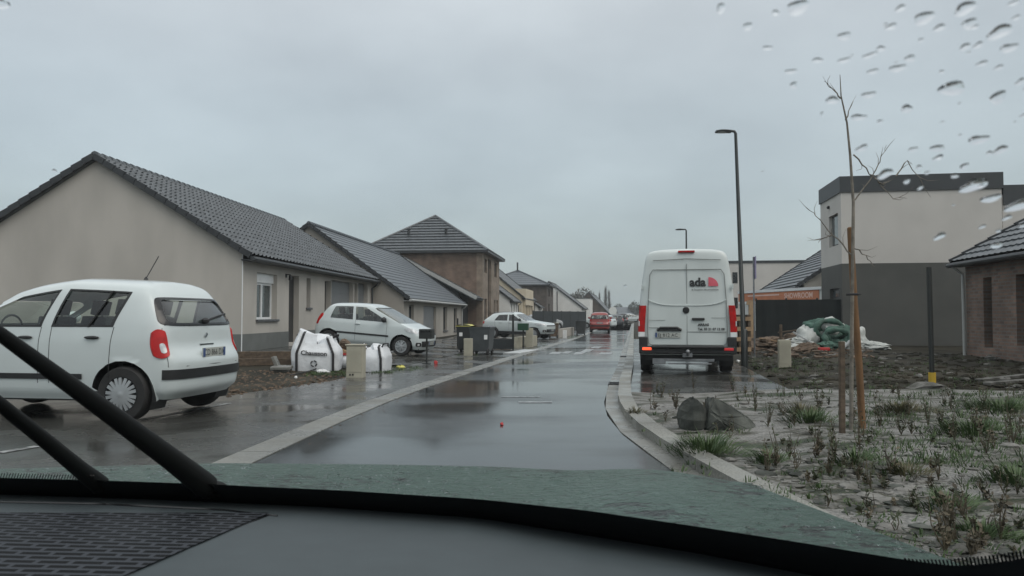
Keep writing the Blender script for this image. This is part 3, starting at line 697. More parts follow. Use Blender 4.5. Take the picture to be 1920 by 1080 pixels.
b = MB(); b.bx(3.0, 9, -14, -3.2, -.3, 5.7); b.bx(.1, 3, -14, -5.41, ZM + .01, 5.4); b.build('rear_wing', M['render_light'], r, local=True)
b = MB(); b.bx(2.96, 9.05, -14.05, -3.15, 5.7, 6.15); b.bx(.05, 2.94, -14.05, -5.43, 5.05, 5.75); b.build('wing_parapet', M['parapet'], r, local=True)
# old brick house at the right edge
h = House('old_brick_house', 'weathered red brick bungalow with dark tiled roof at the right edge', (at(1812, 590, 20).x, 20), 960 + k9 * F, 'right', zb=.2)
def ru(px0, px1, pt, pb, kind): return h.op(px0, px1, pt, pb, kind)
HB = h.gable(12, 8, 2.55, 4.9, 'brick_old', [h.op(1843, 1859, 520, 652, 'dark'), h.op(1904, 1960, 512, 650, 'dark')], depth=.25, roofm='tile', tw=.3, ch=.38, amp=.022, step=.04, over=.28, verge=.2, plinth=0, pipe=False)
b = MB(); b.path([(.06, -.34, 2.36), (.06, -.1, 2.15), (.06, -.09, -.2)], .04, 8); b.build('downpipe', M['gutter_zinc'], HB, local=True)
# flat roofed house and tiled house further right
h = House('flat_house', 'pale flat roofed house half hidden by the parked van', (at(1366, 590, 62).x, 62), 960 + k9 * F, 'left', zb=-.2)
b = MB(); b.bx(0, 9, -9.5, 0, -.2, 5.75); b.build('wall', M['render_light'], h.root, local=True)
b = MB(); b.bx(-.06, 9.06, -9.56, .06, 5.75, 5.95); b.bx(-.05, .3, .0, .5, 3.8, 5.9); b.build('parapet', M['parapet'], h.root, local=True)
b = MB()
for zz in (2.0, 4.1): b.bx(-.03, -.01, -.75, -.35, zz, zz + .9)
b.build('window', M['pane_dark'], h.root, local=True)
h = House('gable_house', 'house with dark tiled roof behind the orange banner trailer', (at(1432, 590, 46).x, 46), 960 + k9 * F, 'right', zb=0)
h.gable(11, 8.5, 2.75, 5.6, 'render_house', [], roofm='tile', tw=1, per=1, ch=.4, amp=0, step=.05, plinth=0, pipe=False)
# ---------------------------------------------------------------- vehicles
def pchip(P, sub):
    P = np.asarray(P, float); n = len(P); d = np.diff(P, axis=0); m = np.zeros_like(P)
    for i in range(1, n - 1):
        a, b = d[i - 1], d[i]; ok = a * b > 0
        m[i] = np.where(ok, 2 * a * b / np.where(ok, a + b, 1), 0)
    m[0], m[-1] = d[0], d[-1]
    out = []
    for i in range(n - 1):
        for k in range(sub):
            t = k / sub; t2, t3 = t * t, t * t * t
            out.append((2 * t3 - 3 * t2 + 1) * P[i] + (t3 - 2 * t2 + t) * m[i] + (-2 * t3 + 3 * t2) * P[i + 1] + (t3 - t2) * m[i + 1])
    out.append(P[-1]); return np.array(out)
SUB = 6
class Shell:
    """car skin: levels from sill to roof centre, each running from the nose's middle round the side to the tail's middle"""
    def __init__(s, levels, arch=None, tail=(.99, .965, .84, .5)):
        rows = []
        for lv in levels:
            z, w, xf, xs, xr_ = lv[:5]; fz = lv[5] if len(lv) > 5 else 0; rz_ = lv[6] if len(lv) > 6 else 0
            cf, cr = (xf - xs[0]), (xs[-1] - xr_)
            row = [(xf, 0, z + fz), (xf - .06 * cf, w * .5, z + fz), (xf - .3 * cf, w * .82, z + fz), (xf - .62 * cf, w * .955, z + fz * .6)]
            row += [(x, w * (.99 if i == 0 else tail[0] if i == len(xs) - 1 else 1), z) for i, x in enumerate(xs)]
            row += [(xs[-1] - .42 * cr, w * tail[1], z + rz_ * .4), (xs[-1] - .78 * cr, w * tail[2], z + rz_), (xs[-1] - .95 * cr, w * tail[3], z + rz_), (xr_, 0, z + rz_)]
            if arch and len(rows) >= 5:
                xc, kf, kr = arch; row = [(x, y, q - kf * max(0, x - xc) ** 2 - kr * max(0, xc - x) ** 2) for x, y, q in row]
            rows.append(row)
        C = np.array(rows)                                   # level, column, xyz
        A = np.array([pchip(r, SUB) for r in C]); s.G = np.array([pchip(A[:, i], SUB) for i in range(A.shape[1])]).transpose(1, 0, 2)
        s.nj, s.ni = s.G.shape[:2]; s.nl, s.nc = C.shape[:2]
        di = np.gradient(s.G, axis=1); dj = np.gradient(s.G, axis=0); n = np.cross(dj, di); ln = np.linalg.norm(n, axis=2, keepdims=True); s.N = n / np.where(ln < 1e-9, 1, ln)
        # outward
        cen = np.array([0, 0, .7]); sg = np.sum(s.N * (s.G - cen), axis=2, keepdims=True); s.N = np.where(sg < 0, -s.N, s.N)
    def p(s, i, j, side=1, off=0):
        """point at control column i, level j (fractions allowed)"""
        a, b = i * SUB, j * SUB; i0, j0 = min(int(a), s.ni - 2), min(int(b), s.nj - 2); u, v = a - i0, b - j0
        bl = lambda T: T[j0, i0] * (1 - u) * (1 - v) + T[j0, i0 + 1] * u * (1 - v) + T[j0 + 1, i0] * (1 - u) * v + T[j0 + 1, i0 + 1] * u * v
        q = bl(s.G) + bl(s.N) * off; return Vector((q[0], q[1] * side, q[2]))
    def patch(s, mb, i0, i1, j0, j1, off=.008, side=1, nu=10, nv=8, roundness=0, edge=True):
        P = []
        for a in range(nu + 1):
            row = []
            for b in range(nv + 1):
                x, y = 2 * a / nu - 1, 2 * b / nv - 1
                if roundness:
                    k = roundness; x, y = x * ((1 - k) + k * math.sqrt(max(0, 1 - y * y / 2))), y * ((1 - k) + k * math.sqrt(max(0, 1 - x * x / 2)))
                row.append(s.p(i0 + (i1 - i0) * (x + 1) / 2, j0 + (j1 - j0) * (y + 1) / 2, side, off))
            P.append(row)
        mb.grid(P)
        if edge:
            bord = [(a, 0) for a in range(nu + 1)] + [(nu, b) for b in range(1, nv + 1)] + [(a, nv) for a in range(nu - 1, -1, -1)] + [(0, b) for b in range(nv - 1, 0, -1)]
            for (a, b), (c, d) in zip(bord, bord[1:] + bord[:1]):
                p, q = P[a][b], P[c][d]; cen = Vector((0, 0, .7))
                n = lambda v: v + (Vector((v.x * .2, 0, .7)) - v).normalized() * (off + .012)
                mb.quad(p, q, n(q), n(p))
    def build(s, root, paint, cellmap, wheels, glass, fine=False):
        """cellmap(ci, cj) -> part name or None; glass: names that get the glass material"""
        parts = {}
        for side in (1, -1):
            G = s.G.copy()
            for (wx, wz, wr) in wheels:
                for j in range(s.nj):
                    for i in range(s.ni):
                        if abs(G[j, i, 1]) < .45: continue
                        dx, dz = G[j, i, 0] - wx, G[j, i, 2] - wz; d = math.hypot(dx, dz)
                        if wr * .80 < d < wr * 1.10: G[j, i, 0] = wx + dx / d * wr; G[j, i, 2] = wz + dz / d * wr
            for j in range(s.nj - 1):
                for i in range(s.ni - 1):
                    q = [(j, i), (j, i + 1), (j + 1, i + 1), (j + 1, i)]
                    V = [G[a] for a in q]; c = sum(V) / 4
                    if any(abs(c[1]) > .45 and math.hypot(c[0] - wx, c[2] - wz) < wr * .985 for wx, wz, wr in wheels): continue
                    nm = (cellmap(i / SUB, j / SUB) if fine else cellmap(i // SUB, j // SUB)) or 'body'
                    mid = i < 4 * SUB or i >= s.ni - 1 - 4 * SUB
                    key = nm if nm == 'body' or nm in ('windscreen', 'rear_window', 'tailgate', 'bonnet', 'bumper') else (nm, side, (i // SUB) if nm == 'side_window' else nm)
                    V = [Vector((v[0], v[1] * side, v[2])) for v in V]
                    if nm in glass:
                        V = [v - Vector((s.N[a][0], s.N[a][1] * side, s.N[a][2])) * .012 for v, a in zip(V, q)]
                    parts.setdefault(key, MB()).quad(*(V if side == 1 else V[::-1]))
        objs = {}
        for key, b in parts.items():
            nm = key if isinstance(key, str) else key[0]
            m = glass[nm] if nm in glass else paint
            objs[key] = b.build(nm, m, root, local=True, smooth=50, weld=True)
        return objs
    def seam(s, mb, pts, r=.006):
        for side in (1, -1): mb.path([s.p(i, j, side, .0) for i, j in pts], r, 4, cap=False)
def make_wheel(root, x, y, r, w, rimk, holes=9, spokes=7):
    sd = 1 if y > 0 else -1; b = MB(); hw = w / 2
    b.lathe([(r * .60, -hw), (r * .93, -hw), (r * .985, -hw * .75), (r, -hw * .4), (r, hw * .4), (r * .985, hw * .75), (r * .93, hw), (r * .60, hw)], (x, y, r), 'Y', 32)
    wl = b.build('wheel', M['rubber'], root, local=True, smooth=40)
    b = MB(); b.cur = 0; yo = y + sd * hw
    b.lathe([(r * .66, -.012 * sd), (r * .64, .004 * sd), (r * .58, .0), (r * .55, -.03 * sd), (0.001, -.035 * sd)], (x, yo, r), 'Y', 32)
    b.cur = 1
    for k in range(spokes):
        a = 2 * math.pi * k / spokes + .3
        for q in (-.13, .13):
            d0 = Vector((math.cos(a + q * .8), 0, math.sin(a + q * .8))); d1 = Vector((math.cos(a + q * 1.5), 0, math.sin(a + q * 1.5)))
            b.beam(Vector((x, yo + sd * .004, r)) + d0 * r * .13, Vector((x, yo - sd * .012, r)) + d1 * r * .60, r * .115, .03, up=(0, 1, 0))
    b.lathe([(r * .2, -.02 * sd), (r * .19, .012 * sd), (r * .12, .02 * sd), (0.001, .022 * sd)], (x, yo, r), 'Y', 20)
    b.build('rim', [M['frit'] if rimk else M['rim'], M['rim']], wl, local=True, smooth=35)
    return wl
def arch_liner(b, x, r, w, z=None):
    z = r if z is None else z
    for sd in (1, -1):
        P = []
        for k in range(17):
            a = math.pi * (k / 16 * 1.3 - .15); P.append([(x + math.cos(a) * r * 1.0, sd * (w - .005), z + math.sin(a) * r), (x + math.cos(a) * r, sd * (w - .30), z + math.sin(a) * r)])
        b.grid(P); b.add([(q[1][0], q[1][1], q[1][2]) for q in P], [tuple(range(17))])
def seats(root, xs, wid, zc=.55, ht=.72, head=True):
    for x in xs:
        for y in ((-.36, .36)):
            b = MB(); b.box((x + .2, y, zc - .06), (.5, .48, .16)); 
            rot = Matrix.Rotation(R(-14), 3, 'Y'); b.box((x - .1, y, zc + .28), (.13, .48, .62), rot=rot)
            b.box((x - .2, y, zc + .70), (.09, .26, .19), rot=rot)
            b.box((x - .17, y - .06, zc + .58), (.02, .02, .12)); b.box((x - .17, y + .06, zc + .58), (.02, .02, .12))
            b.build('seat', M['seat'], root, local=True, bevel=.04)
def mirror(root, sh, i, j, paint, zo=.04):
    for sd in (1, -1):
        p = sh.p(i, j, sd, .02); b = MB(); b.blob((p.x, p.y + sd * .10, p.z + zo + .03), (.075, .12, .085), 3, .03, 12, 8); b.beam(p, p + Vector((0, sd * .06, zo)), .05, .03)
        b.build('door_mirror', paint, root, local=True, smooth=60)
def plate(root, x, z, rz, txt, tilt=0, w=.50, h=.11):
    """number plate facing along local +x (rz=0) or -x (rz=pi)"""
    nx = 1 if rz == 0 else -1; yd = Vector((0, 1, 0)) if nx > 0 else Vector((0, -1, 0))
    b = MB(); b.box((x, 0, z), (.012, w, h)); pl = b.build('number_plate', M['plate'], root, local=True)
    b = MB(); b.box((x + nx * .0075, -yd.y * (w / 2 - .025), z), (.004, .045, h - .006)); b.box((x + nx * .0075, yd.y * (w / 2 - .025), z), (.004, .045, h - .006)); b.build('country_band', M['plate_blue'], pl, local=True)
    b = MB(); text(b, txt, h * .95, plane_mat((x + nx * .008, 0, z - h * .33), yd, (0, 0, 1)), sx=.86); b.build('plate_lettering', M['ink'], pl, local=True)
    return pl
def car_mpv(name, label, loc, rz, paint='paint_white', group=None, txt='CD 866 DX', glassk='glass_car', sc=1.0):
    root = thing(name, loc, rz, label, 'car', group); root.scale = (sc, sc, sc)
    xs = lambda *a: list(a)
    lv = [(.25, .77, 1.84, xs(1.50, 1.0, .9, -.22, -.36, -1.12, -1.60), -1.82),
          (.38, .83, 1.90, xs(1.52, 1.0, .9, -.22, -.36, -1.12, -1.64), -1.95),
          (.66, .85, 1.92, xs(1.54, 1.0, .9, -.22, -.36, -1.13, -1.66), -1.97),
          (.88, .845, 1.83, xs(1.50, .98, .88, -.22, -.36, -1.14, -1.64), -1.85, .0, .0),
          (1.09, .82, 1.08, xs(1.02, .90, .80, -.24, -.37, -1.17, -1.60), -1.82, .03, .02),
          (1.54, .69, .42, xs(.42, .33, .12, -.40, -.51, -1.32, -1.49), -1.60, .05, -.02),
          (1.625, .60, .28, xs(.24, .14, -.02, -.43, -.54, -1.32, -1.44), -1.53, .015, -.03),
          (1.675, .36, .18, xs(.14, .06, -.1, -.43, -.54, -1.26, -1.36), -1.43),
          (1.69, .0, .14, xs(.1, .04, -.1, -.43, -.54, -1.26, -1.34), -1.38)]
    sh = Shell(lv, (-.62, .17, .085), (.955, .91, .78, .46)); ns = 7; c0 = 4; last = c0 + ns - 1          # side columns 4..10, tail columns 11..14
    RW = 3.12; RC, RH = 4.47, .53                          # rear glass: rounded black surround round a clear middle
    def cm(fi, fj):
        x, y = (last + 4 - fi - .5 / SUB) / RW, (fj + .5 / SUB - RC) / RH
        if abs(x) < .80 and abs(y) < .84: return 'rear_window'
        i, j = int(fi + 1e-6), int(fj + 1e-6)
        if j == 4:
            if i < 4: return 'windscreen'
            if i == c0 + 2: return 'side_window'
            if i == c0 + 4: return 'side_window'
        if 1 <= j <= 3 and i in (c0 + 2,): return 'front_door'
        if 1 <= j <= 3 and i in (c0 + 4,): return 'rear_door'
        return None
    W = [(1.18, .32, .385), (-1.30, .32, .385)]
    g = M[glassk]; sh.build(root, M[paint], cm, W, {'windscreen': g, 'side_window': g, 'rear_window': g}, fine=True)
    # dark floor, arches
    b = MB(); b.bx(-1.66, 1.70, -.66, .66, .22, .36); b.bx(.85, 1.25, -.68, .68, .36, .92)
    for w in W: arch_liner(b, w[0], w[2], .83, w[1])
    b.bx(-1.2, -1.12, -.68, .68, .36, .8); b.build('underbody', M['plastic'], root, local=True)
    for wx, wz, wr in W:
        for sd in (1, -1): make_wheel(root, wx, sd * .745, .32, .19, True, spokes=9)
    seats(root, (.10, -.80), .8, .62)
    b = MB(); b.lathe([(.17, -.012), (.185, 0), (.17, .012), (.155, 0), (.17, -.012)], (.58, .36, 1.06), 'X', 20); b.bx(.575, .59, .2, .52, 1.045, 1.07); b.path([(.58, .36, .98), (.85, .36, .85)], .03); b.build('steering_wheel', M['plastic'], root, local=True)
    b = MB(); 
    for i in (c0 + 2, c0 + 3, c0 + 4, c0 + 5): sh.seam(b, [(i + .02, jj / 4) for jj in range(5, 17)], .0045)
    sh.seam(b, [(last + 1.3 + .0 * k, 1.9 + k / 6) for k in range(0, 13)], .0045); b.path([sh.p(last + 1.3, 1.9, 1), sh.p(last + 2.5, 1.9, 1), sh.p(last + 4, 1.9, 1), sh.p(last + 2.5, 1.9, -1), sh.p(last + 1.3, 1.9, -1)], .005, 4)
    sh.seam(b, [(4 + k / 4, 3.9) for k in range(-8, 1)], .004)
    b.build_each('panel_groove', M['plastic'], root, local=True)
    for sd in (1, -1):
        b = MB(); sh.patch(b, c0 + 1.2, last - 1.38, 1.42, 1.62, .012, sd, 24, 3); b.build('side_strip', M['plastic'], root, local=True, smooth=40)
        for i in (c0 + 2.78, c0 + 4.72):
            p = sh.p(i, 3.45, sd, .018); b = MB(); b.blob(p, (.10, .022, .02), 2, .02, 12, 6); b.build('door_handle', M['plastic'], root, local=True, smooth=60)
        b = MB(); sh.patch(b, last + .08, last + 1.66, 2.3, 3.86, .02, sd, 12, 12, .62); tl = b.build('tail_lamp', M['lamp_red'], root, local=True, smooth=40)
        b = MB(); sh.patch(b, last + .95, last + 1.45, 2.55, 3.1, .026, sd, 8, 8, .7); b.build('reversing_lens', M['lamp_clear'], tl, local=True, smooth=40)
        b = MB(); sh.patch(b, 2.0, 3.7, 2.35, 3.1, .014, sd, 10, 8, .35); b.build('headlamp', M['lamp_clear'], root, local=True, smooth=40)
        b = MB(); sh.patch(b, last + .9, last + 4, 1.42, 1.78, .014, sd, 16, 4); b.build('bumper_strip', M['plastic'], root, local=True, smooth=40)
        # black band printed round the rear glass
        b = MB()
        for i0, i1 in ((c0 + 2, c0 + 3), (c0 + 4, c0 + 5)):
            for q in ((i0, i1, 4.0, 4.07), (i0, i1, 4.93, 5.0), (i0, i0 + .05, 4, 5), (i1 - .06, i1, 4, 5)): sh.patch(b, *q, .003, sd, 8, 4, 0, False)
        b.build('window_seal', M['plastic'], root, local=True, smooth=60)
        p0, p1 = sh.p(c0 + 4.62, 4, sd, .002), sh.p(c0 + 4.66, 5, sd, .002); b = MB(); b.beam(p0, p1, .045, .012); b.build('window_divider', M['plastic'], root, local=True)
    b = MB(); n = 64; rings = []
    for ro, ex, off in ((1.0, 3.6, -.004), (.985, 3.6, .008), (.86, 4, .010), (.73, 5, .008), (.71, 5, -.014)):
        row = []
        for k in range(n + 1):
            t = 2 * math.pi * k / n; c_, s_ = math.cos(t), math.sin(t); x = math.copysign(abs(c_) ** (2 / ex), c_) * ro; y = math.copysign(abs(s_) ** (2 / ex), s_) * (ro if ro > .9 else ro * 1.04)
            row.append(sh.p(last + 4 - abs(x) * RW, RC + y * RH, 1 if x >= 0 else -1, off))
        rings.append(row)
    b.grid(rings); b.build('glass_edge', M['frit'], root, local=True, smooth=60)
    b = MB(); sh.patch(b, 0, 2.6, 1.3, 2.0, .01, 1, 8, 4); sh.patch(b, 0, 2.6, 1.3, 2.0, .01, -1, 8, 4); b.build('grille', M['plastic'], root, local=True, smooth=40)
    mirror(root, sh, c0 + 1.9, 4.1, M[paint])
    plate(root, -1.945, .775, math.pi, txt); plate(root, 1.945, .45, 0, txt)
    q = sh.p(last + 3.95, 3.45, 1, .012); b = MB(); b.box(q, (.012, .035, .06), rot=Matrix.Rotation(R(45), 3, 'X')); b.box(q - Vector((0.008, .0, .11)), (.01, .30, .018)); b.build('emblem', M['chrome'], root, local=True)
    a, c = sh.p(last + 4, 4.12, 1, .02), sh.p(last + 2.2, 4.35, -1, .02); b = MB(); b.beam(a, c, .025, .02); b.blob(a, (.05, .05, .04), 1, .05, 8, 5); b.build('rear_wiper', M['plastic'], root, local=True)
    b = MB(); b.lathe([(.03, 0), (.02, .02), (.006, .04)], (-1.0, 0, 1.675), n=8); b.path([(-1.0, 0, 1.69), (-1.17, 0, 1.97)], .006, 5); b.build('aerial', M['plastic'], root, local=True)
    return root
def car_hatch(name, label, loc, rz, paint='paint_white', group=None, txt='CD 512 QN', glassk='glass_car', rx=0, ry=0, suv=False, sc=1):
    root = thing(name, loc, rz, label, 'car', group, rx, ry); root.scale = (sc, sc, sc)
    if suv:
        L2, zb, w, wr, tyre, wxs = 2.1, .32, .90, .40, .345, (1.26, -1.33); Z = (.34, .5, .74, .93, 1.06, 1.42, 1.50, 1.555, 1.57)
        sx = [(1.66, .62, .52, -.28, -.38, -1.12, -1.78), (1.68, .62, .52, -.28, -.38, -1.14, -1.82), (1.70, .62, .52, -.28, -.38, -1.16, -1.84), (1.62, .62, .52, -.28, -.38, -1.18, -1.82), (.82, .60, .48, -.30, -.40, -1.22, -1.78), (.12, .02, -.10, -.36, -.44, -1.02, -1.50), (-.02, -.12, -.2, -.4, -.5, -1.0, -1.42), (-.1, -.2, -.3, -.4, -.5, -1.0, -1.34), (-.12, -.22, -.3, -.4, -.5, -1.0, -1.3)]
        fx = (2.02, 2.10, 2.11, 2.02, .86, .14, .02, -.06, -.08); bx_ = (-2.04, -2.12, -2.11, -2.08, -2.02, -1.66, -1.56, -1.44, -1.38); ww = (.80, .88, .91, .90, .87, .70, .62, .36, 0)
    else:
        L2, zb, w, wr, tyre, wxs = 1.8, .2, .83, .355, .29, (1.14, -1.23); Z = (.22, .36, .60, .82, .96, 1.36, 1.42, 1.462, 1.472)
        sx = [(1.46, .80, .66, -.36, -.46, -1.14, -1.50), (1.48, .80, .66, -.36, -.46, -1.16, -1.54), (1.50, .80, .66, -.36, -.46, -1.18, -1.56), (1.36, .82, .66, -.37, -.46, -1.20, -1.54), (1.04, .84, .64, -.38, -.48, -1.22, -1.46), (.16, .08, -.12, -.46, -.54, -1.12, -1.30), (.02, -.06, -.2, -.48, -.56, -1.05, -1.24), (-.06, -.14, -.25, -.48, -.56, -1.0, -1.16), (-.1, -.16, -.26, -.48, -.56, -1.0, -1.12)]
        fx = (1.74, 1.80, 1.78, 1.62, 1.16, .24, .08, -.02, -.04); bx_ = (-1.72, -1.80, -1.79, -1.73, -1.66, -1.40, -1.30, -1.20, -1.14); ww = (.74, .81, .828, .82, .79, .66, .59, .34, 0)
    lv = [(Z[k], ww[k], fx[k], list(sx[k]), bx_[k], {4: .03, 5: .04}.get(k, 0), 0) for k in range(9)]
    if not suv: lv[4] = (*lv[4][:5], .0, .06); lv[3] = (*lv[3][:5], -.03, .02)
    sh = Shell(lv, (-.3, .10, .06)); c0 = 4; last = 10
    def cm(i, j):
        if j == 4:
            if i < 4: return 'windscreen'
            if i in (c0 + 2, c0 + 4): return 'side_window'
            if i >= last + 1: return 'rear_window'
        if 1 <= j <= 3 and i == c0 + 2: return 'front_door'
        if suv and 1 <= j <= 3 and i == c0 + 4: return 'rear_door'
        return None
    W = [(wx, tyre, wr) for wx in wxs]; g = M[glassk]
    sh.build(root, M[paint], cm, W, {'windscreen': M['glass_car'], 'side_window': g, 'rear_window': g})
    b = MB(); b.bx(-L2 + .15, L2 - .15, -.66, .66, zb, zb + .14); b.bx(.75, 1.1, -.62, .62, zb + .1, .86)
    for x in W: arch_liner(b, x[0], x[2], ww[1], x[1])
    if suv:
        for sd in (1, -1): b.bx(-.9, .85, sd * .86, sd * .80, .28, .42)
    b.build('underbody', M['plastic'], root, local=True)
    for wx, wz, _ in W:
        for sd in (1, -1): make_wheel(root, wx, sd * (ww[1] - .085), tyre, .18 if not suv else .22, False, spokes=6)
    seats(root, (0, -.85), .8, .5 if not suv else .58)
    b = MB()
    for i in ((c0 + 2, c0 + 3) if not suv else (c0 + 2, c0 + 3, c0 + 5)): sh.seam(b, [(i + .02, jj / 4) for jj in range(4, 17)], .004)
    sh.seam(b, [(3.6 - k / 2, 3.05 + .0 * k) for k in range(0, 8)], .004); b.build_each('panel_groove', M['plastic'], root, local=True)
    for sd in (1, -1):
        b = MB(); 
        if suv: sh.patch(b, c0 + .8, last - .8, .2, .75, .012, sd, 16, 3)
        else: sh.patch(b, c0 + 1.6, last - 1.3, 1.72, 1.92, .012, sd, 20, 3)
        b.build('side_strip', M['plastic'], root, local=True, smooth=40)
        for i in ((c0 + 2.86,) if not suv else (c0 + 2.8, c0 + 4.6)):
            p = sh.p(i, 3.2, sd, .016); b = MB(); b.blob(p, (.09, .02, .025), 2, .02, 10, 6); b.build('door_handle', M[paint], root, local=True, smooth=60)
        b = MB(); sh.patch(b, last + .5, last + 1.7, 2.6, 4.3 if not suv else 3.6, .012, sd, 8, 8, .4); b.build('tail_lamp', M['lamp_red'], root, local=True, smooth=40)
        b = MB(); sh.patch(b, 1.9, 4.35, 2.45, 3.15, .012, sd, 12, 8, .4); b.build('headlamp', M['lamp_clear'], root, local=True, smooth=40)
        b = MB(); sh.patch(b, 1.9, 3.1, .75, 1.35, .012, sd, 8, 6, .5); fl = b.build('fog_lamp', M['plastic'], root, local=True, smooth=40)
        b = MB(); sh.patch(b, 2.3, 2.75, .9, 1.2, .018, sd, 6, 6, .6); b.build('fog_lens', M['lamp_clear'], fl, local=True, smooth=40)
    b = MB()
    for sd in (1, -1): sh.patch(b, 0, 1.8, .7, 1.5, .012, sd, 8, 4); sh.patch(b, 0, 1.7, 2.2, 2.5, .012, sd, 8, 3)
    b.build('grille', M['plastic'], root, local=True, smooth=40)
    mirror(root, sh, c0 + 2.1, 4.0, M['plastic'])
    plate(root, -L2 - .005 if not suv else -2.125, .78 if not suv else .9, math.pi, txt, h=.1); plate(root, fx[1] + .012, Z[1] + .05, 0, txt, h=.1)
    if suv:
        b = MB()
        for sd in (1, -1): b.path([(-.1, sd * .62, 1.53), (-.2, sd * .62, 1.56), (-1.2, sd * .62, 1.55), (-1.35, sd * .62, 1.51)], .018, 6)
        b.build('roof_rail', M['steel'], root, local=True); b = MB(); b.bx(-1.75, -1.5, -.55, .55, 1.47, 1.50); b.build('spoiler', M['plastic'], root, local=True, bevel=.01)
    return root
# --- white compact MPV in the driveway on the left (shows its left side and tail)
yaw = R(180 - 9)
p = gp(236, 792); hd = Vector((math.cos(yaw), math.sin(yaw), 0)); lf = Vector((-hd.y, hd.x, 0))
loc = Vector((p.x, p.y, 0)) + hd * 1.30 * 1.03 - lf * .745 * 1.03; loc.z = .010
MPV = car_mpv('parked_car', 'white compact people carrier with black side strip and roof aerial, nearest car on the left', loc, yaw, sc=1.03)
# --- small white three door hatchback before the first house
yaw = R(-13); p = gp(752, 668.5); hd = Vector((math.cos(yaw), math.sin(yaw), 0)); rt = Vector((hd.y, -hd.x, 0))
loc = Vector((p.x, p.y, 0)) - hd * 1.14 - rt * .745; loc.z = .14
car_hatch('parked_car', 'small white three door hatchback parked behind the sacks', loc, yaw, ry=R(4.5))
# --- white SUV
yaw = R(-24); p = gp(1001, 637); loc = Vector((p.x, p.y, 0)) - Vector((math.cos(yaw), math.sin(yaw), 0)) * 1.26 + Vector((math.sin(yaw), -math.cos(yaw), 0)) * -.78; loc.z = gz(loc.x, loc.y) + .02
car_hatch('parked_car', 'white SUV with dark rear windows parked behind the grey wheelie bins', loc, yaw, suv=True, glassk='glass_dark', txt='FR 418 KM', ry=R(1))
YR = math.atan2(1, .162)
def road_car(fn, label, px, py, rz, paint, **k):
    p = gp(px, py); return fn('parked_car', label, (p.x, p.y, gz(p.x, p.y) + .01), rz, paint, **k)
road_car(car_mpv, 'red car seen from behind, parked on the left past the green bin', 1125, 622.5, YR + .03, 'paint_red', txt='AB 204 ZF', sc=1.0)
road_car(car_hatch, 'dark grey car parked just beyond the red car', 1156, 614.5, YR, 'paint_dark', txt='BN 771 LC')
road_car(car_mpv, 'black car with tall body parked beyond the dark grey car', 1166, 609.5, YR, 'paint_dark', txt='CQ 338 RV')
road_car(car_mpv, 'white car parked across the far end of the street', 1184, 604.2, YR - 1.2, 'paint_white', txt='DV 917 GT')
road_car(car_hatch, 'white car half hidden beyond the red car with only its roof showing', 1124, 615.5, YR + 1.2, 'paint_white', txt='EK 605 WB')
road_car(car_hatch, 'silver car nose showing between the white SUV and the dark fence', 1020, 618, YR - 1.0, 'paint_grey', txt='FA 129 HS')
